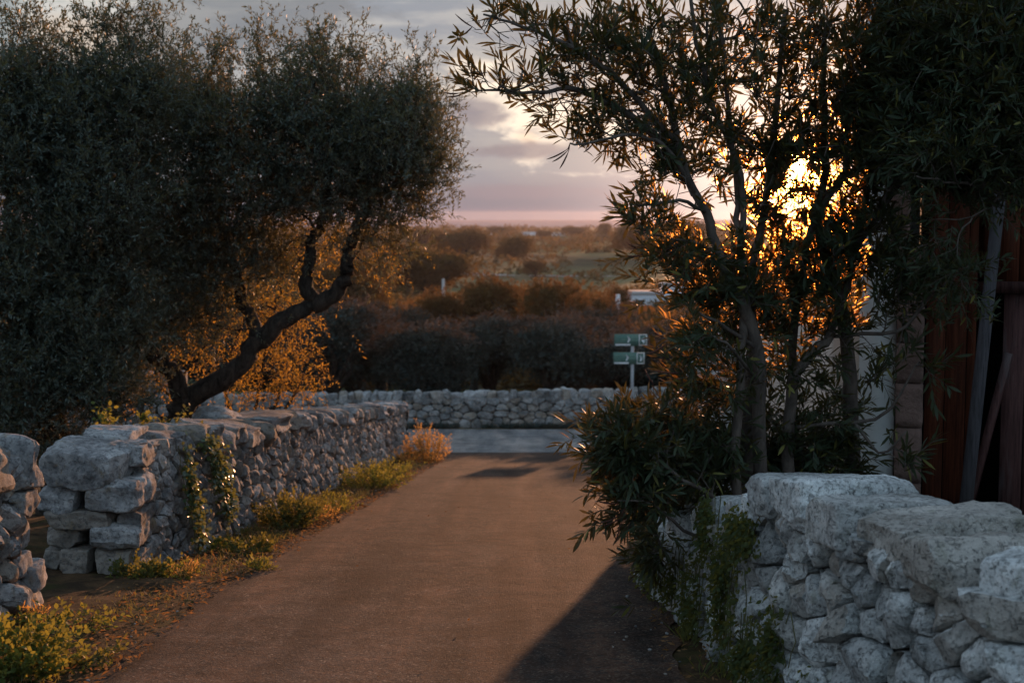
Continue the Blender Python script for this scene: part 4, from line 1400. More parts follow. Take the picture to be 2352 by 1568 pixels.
# side shoots
idx = rng.integers(0, len(tp), 2300)
sp = tp[idx] + rng.normal(size=(len(idx), 3)) * 0.11
sdn = unit(td[idx] + rng.normal(size=(len(idx), 3)) * 0.55)
hi = sp[:, 2] > at(1700, 480, 9)[2]
right = sp[:, 0] > at(1950, 500, 9.2)[0]
rn_ = rng.random(len(idx))
dens = np.where(hi, np.where(right, True, rn_ < .10), np.where(right, rn_ < .3, rn_ < .8))
k2 = seg_clear(sp, sp + sdn * .15, .068) & dens
shoots(lm, sp[k2], sdn[k2], 12, rng.uniform(.10, .18, k2.sum()), .105, .021, rng, whorl=3, ang=0.8, shape='long', twig=mb_b, rt=.002, droop=0.05)
part(mb_b, 'branch', M_bark_l, oleander)
part(lm, 'foliage', M_oleander, oleander)
# seed pods
pm = MB()
pods = [(1045, 32, 8.55, 1085, 62), (1055, 85, 8.55, 1085, 62), (1018, 212, 8.45, 1055, 214), (1030, 222, 8.45, 1062, 216), (1100, 150, 8.5, 1112, 180), (1255, 366, 8.4, 1300, 345), (1285, 388, 8.4, 1305, 350), (1268, 372, 8.4, 1302, 348),
        (1340, 350, 8.45, 1362, 330), (1437, 555, 8.4, 1475, 575), (1440, 588, 8.4, 1475, 585), (1480, 600, 8.4, 1525, 590), (1465, 540, 8.4, 1490, 520), (1380, 1200, 8.3, 1420, 1185), (1412, 1245, 8.3, 1428, 1200), (1385, 1206, 8.3, 1425, 1190),
        (1490, 812, 8.3, 1530, 790), (1500, 760, 8.3, 1530, 775), (1520, 830, 8.3, 1535, 800), (1500, 850, 8.3, 1560, 856), (1480, 846, 8.3, 1500, 880), (1370, 1150, 8.3, 1420, 1156), (1385, 1020, 8.3, 1420, 1030)]
for (x0, y0, Y, x1, y1) in pods:
    a = at(x1, y1, Y); b = at(x0, y0, Y + rng.uniform(-.03, .03))
    ts = np.linspace(0, 1, 6)
    pts = a + (b - a) * ts[:, None] + np.array([0, 0, -0.006]) * (np.sin(ts * np.pi))[:, None]
    pm = MB()
    tube(pm, pts, [.002, .0045, .005, .005, .004, .001], 5)
    s0 = P[ol.near(a)]
    if np.linalg.norm(s0 - a) < 0.4:
        tube(pm, np.stack([s0, (s0 + a) / 2 + [0, 0, -.01], a]), [.002] * 3, 4)
    part(pm, 'seed_pod', M_pod, oleander)

# second, finer-leaved shrub hanging over the gate at the right edge
sh = Tree(9)
sh.limb(L_([(2480, 1200, 9.2), (2440, 900, 9.0), (2420, 600, 8.7), (2400, 400, 8.5), (2380, 250, 8.3), (2340, 100, 8.2)]), .05, .02, sub=4, jit=.006)
sh.limb(L_([(2420, 600, 8.7), (2360, 480, 8.5), (2280, 440, 8.3), (2200, 420, 8.2), (2100, 405, 8.1)]), .016, .005, sub=4, jit=.008)
sh.limb(L_([(2300, 450, 8.3), (2240, 500, 8.25), (2200, 560, 8.2), (2210, 660, 8.2)]), .007, .003, sub=4, jit=.008)
T2 = blob_pts([(2200, 60, 8.5, 160, 90, .5, 110), (2290, 250, 8.3, 130, 130, .5, 150), (2200, 350, 8.3, 140, 60, .4, 80), (2300, 420, 8.3, 90, 70, .3, 50), (2120, 180, 8.6, 90, 110, .4, 80), (2400, 200, 8.3, 120, 200, .5, 80), (2190, 650, 8.3, 60, 50, .2, 12), (2160, 560, 8.3, 50, 60, .2, 8)], rng)
tips2 = sh.grow(T2, step=.14, wob=.6, anglew=1.2, up=.1)
r2 = sh.radii(.0022)
shrub = thing('overhanging_shrub', tuple(at(2480, 1300, 9.2)), 'dark fine-leaved shrub hanging over the top of the red gate', 'shrub')
mbx = MB(); sh.mesh(mbx, mbx, r2, .01, 8, .02)
fx = MB()
p2 = np.array(sh.P)[tips2]; d2 = np.array(sh.D)[tips2]
shoots(fx, p2, unit(d2 + [0, 0, -.1]), 14, .16, .075, .014, rng, whorl=2, ang=.8, shape='long', twig=mbx, rt=.002, droop=.15)
ii = rng.integers(0, len(p2), 1300)
shoots(fx, p2[ii] + rng.normal(size=(len(ii), 3)) * .10, unit(d2[ii] + rng.normal(size=(len(ii), 3)) * .6), 12, .14, .075, .014, rng, whorl=2, ang=.8, shape='long', twig=mbx, rt=.0018, droop=.15)
part(mbx, 'branch', M_bark_l, shrub); part(fx, 'foliage', M_oleander, shrub)


# ---- olive trees by the left wall
def shift(bl, dy, k):
    return [(a, b + (dy if b < 330 else 0), c, d, e * (.8 if b < 330 else 1), f, int(g * k)) for (a, b, c, d, e, f, g) in bl]


def olive(seed, trunk_limbs, blobs, base, label, nside, ntip=14, leafL=.062, leafW=.018, thin=None):
    rg = np.random.default_rng(seed)
    t = Tree(seed)
    mk = []
    for (pts, r0, r1) in trunk_limbs:
        mk.append(t.limb(L_(pts), r0, r1, sub=5, jit=.018))
    T = blob_pts(blobs, rg)
    T = T[T[:, 2] > ground(T[:, 0], T[:, 1]) + 0.5]
    tips = t.grow(T, step=.22, wob=.8, anglew=1.0, up=.2)
    r = t.radii(.004)
    tr = thing('olive_tree', base, label, 'olive tree')
    P = np.array(t.P); D = np.array(t.D)
    mt = MB()
    for ch in mk:
        rr = r[ch] * (1 + 0.16 * fbm(P[ch], 2.3, seed, 2))
        tube(mt, P[ch], rr, 14, True)
    part(mt, 'trunk', M_bark_o, tr)
    t.chains = t.chains[len(mk):]
    mbb = MB(); t.mesh(mbb, mbb, r, .012, 6, .022)
    lf = MB()
    tp = P[tips]; td = D[tips]
    td = unit(td + np.array([0, 0, .45]) + rg.normal(size=td.shape) * .3)
    shoots(lf, tp - td * .1, td, 18, rg.uniform(.25, .42, len(tp)), leafL, leafW, rg, whorl=2, ang=.75, twig=mbb, rt=.003, droop=.0)
    ii = rg.integers(0, len(tp), nside)
    sp = tp[ii] + rg.normal(size=(nside, 3)) * .14
    sd = unit(td[ii] * .4 + np.array([0, 0, .25]) + rg.normal(size=(nside, 3)) * .6)
    if thin is not None:
        k = thin(sp, rg); sp = sp[k]; sd = sd[k]
    shoots(lf, sp, sd, ntip, rg.uniform(.18, .32, len(sp)), leafL, leafW, rg, whorl=2, ang=.8, twig=mbb, rt=.002)
    part(mbb, 'branch', M_bark_o, tr)
    part(lf, 'crown', M_olive, tr)
    return tr


Y1 = 16.0
base1 = at(395, 1180, Y1)
limbs1 = [
    ([(385, 1200, Y1), (392, 1080, Y1), (400, 990, Y1), (432, 915, Y1), (540, 848, Y1), (600, 780, Y1), (660, 728, Y1), (722, 698, Y1)], .165, .078),
    ([(720, 702, Y1), (775, 668, Y1 - .1), (798, 620, Y1 - .1), (806, 560, Y1), (835, 490, Y1), (870, 400, Y1), (900, 320, Y1)], .095, .035),
    ([(716, 702, Y1), (704, 640, Y1), (716, 560, Y1 + .1), (742, 500, Y1 + .1), (752, 420, Y1), (770, 320, Y1)], .09, .035),
    ([(420, 930, Y1), (395, 860, Y1 - .1), (345, 812, Y1 - .2), (300, 760, Y1 - .2), (262, 640, Y1 - .2), (240, 500, Y1 - .3)], .11, .045),
    ([(600, 782, Y1), (560, 690, Y1 + .3), (520, 560, Y1 + .4), (500, 420, Y1 + .4), (520, 300, Y1 + .3)], .08, .035),
]
SPK = [(60, 60, 14.4, 22, 55, .2, 7), (150, 110, 14.4, 20, 35, .2, 4), (232, 60, 14.6, 18, 50, .2, 6), (290, 75, 14.6, 24, 50, .2, 8), (350, 90, 14.6, 22, 45, .2, 6), (430, 95, 16, 18, 50, .2, 5), (500, 110, 16, 18, 40, .2, 5), (600, 110, 16, 16, 45, .2, 5), (655, 110, 16, 22, 40, .2, 6), (735, 100, 16, 26, 45, .2, 9), (812, 140, 16, 15, 45, .2, 5), (880, 160, 16, 18, 35, .2, 4), (957, 165, 16, 16, 45, .2, 6)]
bl1 = [(935, 330, 16, 90, 140, .9, 130), (880, 230, 16, 85, 55, .7, 55), (985, 370, 16, 40, 60, .4, 16), (950, 190, 16, 30, 40, .3, 9), (850, 300, 16, 130, 150, 1.1, 190), (700, 210, 16, 130, 100, 1.1, 130), (720, 120, 16, 55, 45, .5, 24), (610, 120, 16, 30, 35, .4, 9),
       (560, 250, 16, 170, 110, 1.2, 200), (560, 430, 16, 170, 120, 1.2, 200), (740, 400, 16, 140, 110, 1.1, 150), (420, 200, 16.2, 120, 110, 1.0, 120), (400, 420, 16, 160, 160, 1.2, 180),
       (330, 650, 15.6, 130, 130, 1.0, 90), (600, 590, 16.3, 110, 80, .8, 60), (450, 700, 16, 120, 100, .8, 60), (880, 560, 16, 80, 60, .5, 26), (930, 470, 16, 70, 60, .5, 36), (860, 470, 16, 60, 60, .5, 30), (820, 140, 16, 30, 40, .3, 8), (500, 110, 16, 40, 40, .4, 10)]


def thin1(P, rg):
    # airy skirt low on the lane side
    zc = at(600, 520, 16)[2]
    x0 = at(520, 600, 16)[0]
    low = (P[:, 2] < zc) & (P[:, 0] > x0)
    return ~low | (rg.random(len(P)) < .7)


bl1 = shift(bl1, 42, .85) + [(600, 560, 16.2, 90, 90, .7, 34), (470, 620, 16, 110, 110, .8, 70), (400, 540, 16, 100, 90, .8, 60), (760, 530, 16, 60, 60, .5, 12), (690, 470, 16, 60, 70, .6, 16), (330, 760, 15.8, 100, 90, .7, 40)] + [q for q in SPK if q[2] > 15]
olive(201, limbs1, bl1, tuple(base1), 'leaning olive tree with a forked trunk rising behind the long left wall', 11000, thin=thin1)
# olive skirt: hanging backlit shoots behind the trunk
Y2 = 14.5
limbs2 = [
    ([(120, 1240, Y2), (130, 1050, Y2), (110, 900, Y2), (140, 740, Y2), (160, 600, Y2), (180, 420, Y2), (200, 250, Y2)], .18, .04),
    ([(115, 900, Y2), (60, 740, Y2 - .2), (30, 560, Y2 - .2), (20, 380, Y2 - .2), (40, 200, Y2 - .2)], .10, .03),
    ([(140, 740, Y2), (220, 640, Y2), (280, 520, Y2), (300, 380, Y2), (270, 200, Y2)], .08, .03),
]
bl2 = [(50, 150, 14.4, 90, 80, .7, 80), (-60, 250, 14.4, 120, 150, .8, 90), (60, 350, 14.4, 130, 140, .9, 170), (230, 220, 14.6, 130, 120, .9, 150), (250, 110, 14.5, 50, 60, .4, 20), (90, 80, 14.5, 40, 40, .4, 12), (330, 150, 14.6, 70, 70, .5, 40),
       (230, 450, 14.5, 140, 140, .9, 190), (60, 620, 14.3, 140, 140, .9, 180), (220, 700, 14.4, 140, 120, .8, 130), (60, 860, 14.2, 140, 110, .8, 130), (220, 880, 14.3, 110, 90, .7, 80), (-100, 700, 14.3, 120, 250, .9, 130), (40, 1000, 14.0, 140, 80, .6, 70)]
bl2 = shift(bl2, 56, .85) + [q for q in SPK if q[2] < 15]
olive(202, limbs2, bl2, tuple(at(120, 1240, Y2)), 'dense dusky olive tree at the left edge of the picture behind the wall gap', 12000)

# young backlit olive suckers between trunk and far wall
rg = np.random.default_rng(203)
t3 = Tree(33)
b3 = at(560, 1080, 18.5)
mk3 = []
for (a, b, c, Y) in [(420, 560, 700, 18.0), (520, 600, 640, 18.4), (600, 640, 640, 18.6), (660, 690, 700, 18.8), (360, 380, 760, 17.6), (700, 740, 780, 18.8)]:
    mk3.append(t3.limb(L_([(560, 1090, 18.5), ((560 + a) / 2, 980, 18.4), (a, 860, Y), (b, c, Y)]), .03, .012, sub=4, jit=.015))
T3 = blob_pts([(600, 640, 18, 130, 90, .6, 90), (520, 740, 18, 130, 100, .6, 90), (660, 820, 18.4, 80, 90, .5, 70), (600, 880, 18.4, 110, 50, .5, 60), (420, 800, 17.6, 90, 110, .5, 50), (730, 560, 17.5, 80, 70, .4, 30), (860, 600, 17.0, 60, 60, .3, 16), (330, 880, 17.4, 80, 60, .4, 25), (640, 720, 18.2, 90, 60, .5, 40)], rg)
tp3 = t3.grow(T3, step=.2, wob=.8, anglew=1.0)
r3 = t3.radii(.003)
sk = thing('olive_thicket', tuple(b3), 'thin olive suckers with leaves glowing gold behind the leaning trunk', 'olive suckers')
mbx = MB(); t3.mesh(mbx, mbx, r3, .012, 6, .02); 
P3 = np.array(t3.P)[tp3]; D3 = np.array(t3.D)[tp3]
fx = MB()
shoots(fx, P3, unit(D3 + [0, 0, -.2]), 14, .3, .06, .016, rg, whorl=2, ang=.9, twig=mbx, rt=.002, droop=.2)
ii = rg.integers(0, len(P3), 420)
shoots(fx, P3[ii] + rg.normal(size=(420, 3)) * .2, unit(rg.normal(size=(420, 3)) + [0, 0, -.5]), 10, .28, .055, .015, rg, whorl=2, ang=.9, twig=mbx, rt=.0018, droop=.25)
part(mbx, 'branch', M_bark_o, sk); part(fx, 'foliage', M_olive_thin, sk)

# ------------------------------------------------------------------ grove and far trees (prototypes, copied)
def proto_tree(name, seed, w, h, nleaf, ls, mat, trunk_h=.9, trunks=1, lumps=9, flat=.75):
    """a crown of many small leaf faces in uneven lumps on a forked trunk; base at the origin"""
    rg = np.random.default_rng(seed)
    tr = thing(name, (0, 0, 0), None, None)
    mt = MB()
    C = []
    for i in range(lumps):
        a = rg.uniform(0, 2 * np.pi); rr = rg.uniform(.1, 1) ** .6 * w * .32
        C.append((math.cos(a) * rr, math.sin(a) * rr, trunk_h + (h - trunk_h) * rg.uniform(.25, .78), rg.uniform(.17, .30) * w))
    C.append((0, 0, trunk_h + (h - trunk_h) * .5, .32 * w))
    for k in range(trunks):
        b = np.array([rg.normal() * .1 * w, rg.normal() * .1 * w, 0]) * (k > 0)
        mid = np.array([rg.normal() * .04 * w, rg.normal() * .04 * w, trunk_h])
        tube(mt, np.stack([b + [0, 0, -.4], (b + mid) / 2 + rg.normal(size=3) * .03, mid]), np.array([.065, .05, .045]) * w * .75, 8)
        for c in C[k::max(trunks, 1)]:
            e = np.array(c[:3])
            tube(mt, np.stack([mid, (mid + e) / 2 + rg.normal(size=3) * .05 * w, e]), np.array([.035, .022, .008]) * w, 5)
    part(mt, 'trunk', M_bark_o, tr)
    lf = MB()
    per = nleaf // len(C)
    for c in C:
        d = unit(rg.normal(size=(per, 3))); rad = c[3] * (rg.uniform(.25, 1, per) ** .45)
        bump = 1 + .75 * fbm(d + np.array(c[:3]), 2.2, seed, 2)
        p = np.array(c[:3]) + d * (rad * bump)[:, None] * np.array([1, 1, flat])
        leaves(lf, p, d * .5 + rg.normal(size=(per, 3)) * .6 + [0, 0, .35], ls * rg.uniform(.6, 1.3, per), ls * .38, rg, shape='quad')
    part(lf, 'crown', mat, tr)
    return tr


def copy_tree(o):
    c = o.copy(); COL.objects.link(c)
    for ch in o.children:
        d = ch.copy(); COL.objects.link(d); d.parent = c
    return c


used = {}


def place(proto, x, y, s, rz, label, cat, group, z=None, sz=None):
    key = proto.name
    if key in used:
        o = copy_tree(proto)
    else:
        used[key] = True; o = proto
    o.location = (x, y, (float(ground(x, y)) if z is None else z) - 0.05)
    o.scale = (s, s, s * (sz or 1.0)); o.rotation_euler = (0, 0, rz)
    tag(o, label, cat, group)
    if group is None and 'group' in o: del o['group']
    return o


rg = np.random.default_rng(301)
G = [proto_tree('olive_tree', 310 + k, 4.4, 4.3, 17000, .17, M_farleaf, 1.0, 2, 11) for k in range(4)]
ordn = ['first', 'second', 'third', 'fourth', 'fifth', 'sixth', 'seventh', 'eighth', 'ninth', 'tenth', 'eleventh', 'twelfth', 'thirteenth', 'fourteenth', 'fifteenth', 'sixteenth', 'seventeenth', 'eighteenth']
rows = [(43.5, 3.1, -11.5, 14, .86, 'front'), (47.5, 3.3, -12, 16, 0.88, 'second'), (52.5, 3.6, -12, 18, .92, 'third')]
gi = 0
for (Yr, dx, xa, xb, s, rn) in rows:
    xsr = np.arange(xa, xb, dx)
    for k, x in enumerate(xsr):
        pxx = x / Yr * 3267 + 1176
        kk = .80 if 1400 < pxx < 1700 else 1.10
        place(G[gi % 4], x + rg.normal() * .35, Yr + rg.normal() * .5, s * rg.uniform(.9, 1.1), rg.uniform(0, 6.28),
              '%s olive from the left in the %s row of the grove behind the far wall' % (ordn[k], rn), 'olive tree', 'olive grove behind the far wall', sz=rg.uniform(.76, .90) * kk)
        gi += 1

A_ = [proto_tree('autumn_tree', 330 + k, 6.0, 5.4, 10000, .30, M_rust, .4, 1, 12, .8) for k in range(2)]
D_ = [proto_tree('broad_tree', 340 + k, 9.0, 6.6, 10000, .48, M_dkleaf, .3, 1, 14, .7) for k in range(2)]


def by_px(proto, px, ytop, Y, wpx, label, cat, group=None, hs=1.0):
    """put a tree at distance Y with a crown top at that picture height and width in px"""
    base_w = {'a': 5.6, 'd': 8.4, 'o': 4.3}
    pr = proto
    w0 = 5.6 if pr in A_ else (8.4 if pr in D_ else 4.3)
    h0 = 5.0 if pr in A_ else (6.0 if pr in D_ else 4.2)
    w = wpx / 3267 * Y
    top = at(px, ytop, Y)
    g0 = float(ground(top[0], Y))
    h = max(top[2] - g0, w * 0.35)
    s = w / w0
    place(pr, float(top[0]), Y, s, rg.uniform(0, 6.28), label, cat, group, z=g0, sz=(h / h0) / s)


by_px(G[0], 900, 682, 66, 210, 'bluish olive tree in the middle ground left of the lane axis, above the grove', 'olive tree')
by_px(G[1], 830, 690, 62, 150, 'olive tree with gilded top half hidden by the leaning olive', 'olive tree')
by_px(A_[0], 1130, 636, 84, 230, 'rust brown bushy tree in the middle of the valley above the grove', 'tree')
by_px(A_[1], 1265, 652, 74, 190, 'orange autumn tree in the middle of the valley, brightest of its neighbours', 'tree')
by_px(A_[0], 1010, 668, 84, 150, 'brown shrubby tree below the big dark round tree', 'tree')
by_px(G[1], 1290, 722, 60, 190, 'olive tree standing in front of the orange autumn tree', 'olive tree')
by_px(G[0], 1090, 735, 58, 190, 'olive tree in front of the rust brown bushy tree', 'olive tree')
by_px(A_[1], 1375, 680, 80, 150, 'low yellow-brown tree right of the orange autumn tree', 'tree')
by_px(G[2], 1380, 704, 66, 200, 'wide olive tree above the road sign', 'olive tree')
by_px(G[3], 1530, 735, 70, 180, 'olive tree in front of the distant white farmhouse', 'olive tree')
by_px(A_[0], 1420, 655, 120, 62, 'small round brown tree beside the white marker post', 'tree')
by_px(D_[0], 1000, 582, 205, 190, 'big dark round tree left of the green field', 'tree')
by_px(D_[1], 890, 590, 210, 200, 'dark spreading tree at the left end of the valley, partly behind the olive', 'tree')
by_px(D_[1], 800, 600, 140, 200, 'dark tree behind the fork of the leaning olive', 'tree')
by_px(A_[1], 1228, 598, 290, 62, 'small reddish round tree standing alone on the pale field wall', 'tree')
by_px(D_[0], 1068, 532, 420, 122, 'long dark copse tree above the white roadside wall', 'tree')
by_px(D_[1], 1030, 538, 430, 80, 'darker left neighbour of the long copse tree above the white wall', 'tree')
by_px(D_[1], 1180, 545, 400, 90, 'brown rounded tree right of the long copse tree', 'tree')
by_px(D_[0], 960, 528, 600, 90, 'hazy tree on the ridge at the edge of the olive crown', 'tree')
by_px(D_[0], 1388, 516, 800, 34, 'umbrella-shaped tree standing clear against the sea', 'tree')
by_px(D_[1], 1470, 518, 500, 130, 'tall hazy tree mass at the right end of the horizon behind the oleander', 'tree')
by_px(D_[0], 1560, 512, 480, 140, 'hazy tree behind the oleander stems near the horizon', 'tree')
by_px(D_[1], 1150, 523, 900, 60, 'small hazy tree left of the white far houses', 'tree')
by_px(D_[0], 1250, 530, 800, 40, 'small hazy tree between the white far houses', 'tree')
by_px(D_[1], 1320, 528, 900, 60, 'flat hazy tree right of the white far houses', 'tree')
# scattered trees of the plain, indistinguishable in the haze
for k in range(95):
    Y = float(np.exp(rg.uniform(math.log(170), math.log(1400))))
    px = rg.uniform(700, 2350)
    if Y < 480 and 1040 < px < 1700: continue
    if Y < 950 and 1100 < px < 1330: continue
    w = rg.uniform(4, 9)
    pr = (A_ + D_)[int(rg.integers(0, 4))]
    x = float(at(px, 500, Y)[0])
    s = w / (5.6 if pr in A_ else 8.4)
    place(pr, x, Y, s, rg.uniform(0, 6.28), 'small hazy brown tree, one of many dotted over the far plain', 'tree', 'hazy trees dotted over the far plain', sz=rg.uniform(.7, 1.0))

# distant walls, houses, poles
def far_box(name, px0, px1, ytop, ybot, Y, dep, mat, label, cat, win=0, roof=False, group=None):
    a = at(px0, ytop, Y); b = at(px1, ybot, Y)
    g0 = min(float(ground(a[0], Y)), b[2])
    c = ((a[0] + b[0]) / 2, Y, b[2])
    W = b[0] - a[0]; H = a[2] - b[2]
    o = thing(name, c, label, cat, group)
    m = MB(); box_mb(m, (a[0], Y, g0 - 1.0), (b[0], Y + dep, a[2]))
    w_ = part(m, 'wall', mat, o, smooth=False)
    if roof:
        m = MB(); box_mb(m, (a[0] - .15, Y - .15, a[2]), (b[0] + .15, Y + dep + .15, a[2] + .18)); part(m, 'roof', M_fargrey, o, smooth=False)
    for k in range(win):
        m = MB(); x = a[0] + W * (k + .5) / win
        box_mb(m, (x - .45, Y - .04, a[2] - H * .7), (x + .45, Y - .004, a[2] - H * .35)); part(m, 'window', M_win, o, smooth=False)
    return o


def far_wall(px0, y0, px1, y1, Y, h, mat, label):
    m = MB(); n_ = 40
    a = at(px0, y0, Y); b = at(px1, y1, Y)
    V = []
    for t in np.linspace(0, 1, n_):
        x = a[0] + (b[0] - a[0]) * t; z = a[2] + (b[2] - a[2]) * t + .05 * math.sin(t * 60)
        V += [(x, Y, z - h - 1.5), (x, Y, z), (x, Y + .5, z), (x, Y + .5, z - h - 1.5)]
    i = np.arange(n_ - 1)[:, None] * 4; j = np.arange(4)[None]; k = (j + 1) % 4
    m.add(V, np.stack([i + j, i + 4 + j, i + 4 + k, i + k], -1).reshape(-1, 4)[:, ::-1], [[3, 2, 1, 0], [n_ * 4 - 4, n_ * 4 - 3, n_ * 4 - 2, n_ * 4 - 1]])
    o = m.build('field_wall', mat, smooth=False, origin=(float(a[0]), Y, float(a[2])))
    tag(o, label, 'wall')


far_wall(1030, 583, 1150, 585, 470, 0.8, M_farwhite, 'thin white wall line above the green field in the valley')
far_wall(1060, 624, 1215, 634, 298, 1.2, M_fargrey, 'pale stone field wall left of the lone reddish tree')
far_wall(1215, 632, 1620, 636, 292, 1.2, M_fargrey, 'pale stone field wall running right from the lone reddish tree')
far_box('farmhouse', 1437, 1560, 676, 712, 160, 6, M_farwhite, 'low white farmhouse in the valley seen left of the oleander leaves', 'house', 2, True)
far_box('farmhouse', 1528, 1600, 655, 712, 158, 6, M_farwhite, 'taller white block joined to the farmhouse behind oleander twigs', 'house', 1, True)
far_box('farmhouse', 1125, 1160, 529, 540, 940, 10, M_farwhite, 'tiny white house on the far plain left of the other two', 'house', 0, True)
far_box('farmhouse', 1200, 1238, 533, 541, 930, 10, M_farwhite, 'tiny white house in the middle of the three on the far plain', 'house', 0, True)
far_box('farmhouse', 1268, 1300, 535, 544, 900, 10, M_farwhite, 'tiny white house on the far plain right of the other two', 'house', 0, True)
m = MB(); a = at(1018, 640, 100); b = at(1018, 680, 100)
tube(m, [a, b - [0, 0, 1.0]], [.1, .13], 8, True)
tag(m.build('utility_pole', M_fargrey, origin=(b[0], b[1], b[2])), 'pale slim pole standing in front of the big dark round tree', 'pole')
m = MB(); a = at(1419, 676, 100); b = at(1419, 692, 100)
tube(m, [a, b - [0, 0, .8]], [.16, .16], 8, True)
tag(m.build('marker_post', M_farwhite, origin=(b[0], b[1], b[2])), 'small white post beside the small round brown tree', 'post')


# scrub over the middle slope
def scrub(name, mat, n, xr, yr, sz, label, seed, cond=None, hh=.5, clear=False):
    rg = np.random.default_rng(seed)
    c = rg.uniform(0, 1, (n // 60, 2))
    Y = np.exp(np.log(yr[0]) + c[:, 1] * (np.log(yr[1]) - np.log(yr[0])))
    X = (xr[0] + c[:, 0] * (xr[1] - xr[0])) / 3267 * Y
    if clear:       # the open green field with its walls stays open
        pxs = X / Y * 3267 + 1176
        kp = ~((Y > 200) & (Y < 480) & (pxs > 1040) & (pxs < 1700) & (rg.random(len(X)) < .80))
        X, Y = X[kp], Y[kp]
    rad = rg.uniform(.5, 1.6, len(X)) * sz * (Y / 100) ** .5
    d = unit(rg.normal(size=(len(X), 60, 3))); d[..., 2] = np.abs(d[..., 2]) * hh
    P = np.stack([X, Y, ground(X, Y)], -1)[:, None] + d * (rad[:, None] * rg.uniform(.6, 1.05, (len(X), 60)))[..., None]
    P = P.reshape(-1, 3); D = d.reshape(-1, 3) + rg.normal(size=P.shape) * .5
    ls = np.repeat(.22 * rad, 60)
    m = MB(); leaves(m, P, D, ls * 1.6, ls * .8, rg, shape='quad')
    tag(m.build(name, mat), label, 'vegetation', kind='stuff')


scrub('scrub', M_rust, 80000, (-600, 1400), (62, 135), 1.7, 'rusty brown scrub covering the slope above the olive grove', 401)
scrub('scrub', M_dkleaf, 150000, (-700, 1400), (120, 1450), 1.5, 'dark low scrub scattered over the hazy plain', 402, clear=True)


# ------------------------------------------------------------------ ivy, weeds, grass, litter
def clump(name, px, py, h, w, mat, n, label, cat, seed, L=.05, W=.02, kind='weed', lean=(0, 0), Y=None, shape='long', stemmat=None, whorl=2):
    """leafy plant rooted on the ground at this picture place"""
    rg = np.random.default_rng(seed)
    # find ground distance
    ys_ = np.linspace(4.5, 39, 4000)
    g = at(np.full(4000, px), np.full(4000, py), ys_)
    k = np.argmin(np.abs(g[:, 2] - ground(g[:, 0], g[:, 1])))
    base = g[k] if Y is None else np.array([*at(px, py, Y)[:2], float(ground(0, Y))])
    a = rg.uniform(0, 2 * np.pi, n); rr = rg.uniform(0, 1, n) ** .6
    P0 = base + np.stack([np.cos(a) * rr * w * .28, np.sin(a) * rr * w * .28, a * 0 - .01], -1)
    D = np.stack([np.cos(a) * rr * w * .5 + lean[0], np.sin(a) * rr * w * .5 + lean[1], h * rg.uniform(.45, 1.0, n) * (1 - .35 * rr)], -1)
    ln = np.linalg.norm(D, axis=1)
    o = thing(name, tuple(base), label, cat)
    st = MB(); lf = MB()
    nl = max(5, int(h / .05) + 4)
    shoots(lf, P0, unit(D), nl, ln, L, W, rg, whorl=whorl, ang=.9, shape=shape, twig=st, rt=.0022, droop=.12)
    m2 = n * 2
    ii = rg.integers(0, n, m2); f = rg.uniform(.3, .85, m2)
    shoots(lf, P0[ii] + unit(D)[ii] * (ln[ii] * f)[:, None], unit(unit(D)[ii] + rg.normal(size=(m2, 3)) * .6), max(4, nl // 2), ln[ii] * .35, L * .85, W * .85, rg, whorl=whorl, ang=.9, shape=shape, twig=st, rt=.0015)
    part(st, 'stem', stemmat or M_weedstem, o)
    part(lf, 'foliage', mat, o)
    return o


M_weedstem = mat_plain('weed_stem', (0.08, 0.09, 0.03), (0.14, 0.12, 0.05), 9)
weeds = [
    (985, 1062, .86, .60, M_dry, 60, 'tall dry golden bush at the lane corner by the far end of the long wall', .045, .02),
    (935, 1062, .34, .40, M_dry, 26, 'low dry bush between the golden bush and the wall end', .045, .02),
    (855, 1120, .46, .75, M_weed, 90, 'bright green rounded bush by the wall, widest in the far half of the verge', .05, .02),
    (905, 1095, .34, .6, M_weed, 40, 'yellow-green weeds right of the rounded green bush', .05, .02),
    (668, 1212, .50, .56, M_weed_dark, 90, 'dark green bush with small leaves against the middle of the wall', .045, .022),
    (725, 1195, .28, .40, M_dry, 30, 'pale dry tuft beside the dark green bush', .04, .018),
    (770, 1175, .30, .55, M_weed, 40, 'loose green weeds between the dark bush and the rounded bush', .04, .018),
    (575, 1268, .16, .40, M_weed_dark, 34, 'low dark leafy weed at the wall foot in the middle of the verge', .05, .03),
    (510, 1262, .14, .30, M_weed, 24, 'low green weed at the wall foot right of the ivy', .05, .03),
    (590, 1308, .13, .25, M_weed, 24, 'small bright tuft standing alone on the verge litter', .05, .012),
    (318, 1335, .26, .32, M_weed_dark, 34, 'dark leafy weed at the corner of the block wall end', .045, .03),
    (385, 1330, .20, .40, M_weed, 34, 'gold-edged weeds at the wall foot below the ivy', .04, .025),
    (425, 1335, .24, .20, M_dry, 16, 'thin reddish dry stalks beside the gold-edged weeds', .04, .010),
    (130, 1455, .16, .50, M_weed, 44, 'green trailing weed in front of the wall gap', .045, .03),
    (25, 1560, .42, .50, M_weed, 70, 'golden backlit leafy weed in the lower left corner', .045, .032),
    (140, 1530, .12, .45, M_weed_dark, 40, 'flat dark weed spreading beside the golden corner weed', .05, .02),
    (78, 1440, .20, .18, M_dry, 14, 'thin rusty stalks against the near wall stub', .04, .012),
]
for k, (px, py, h, w, mt_, n_, lb, L, W) in enumerate(weeds):
    clump('weed', px, py, h, w, mt_, n_, lb, 'weed', 500 + k, L, W)
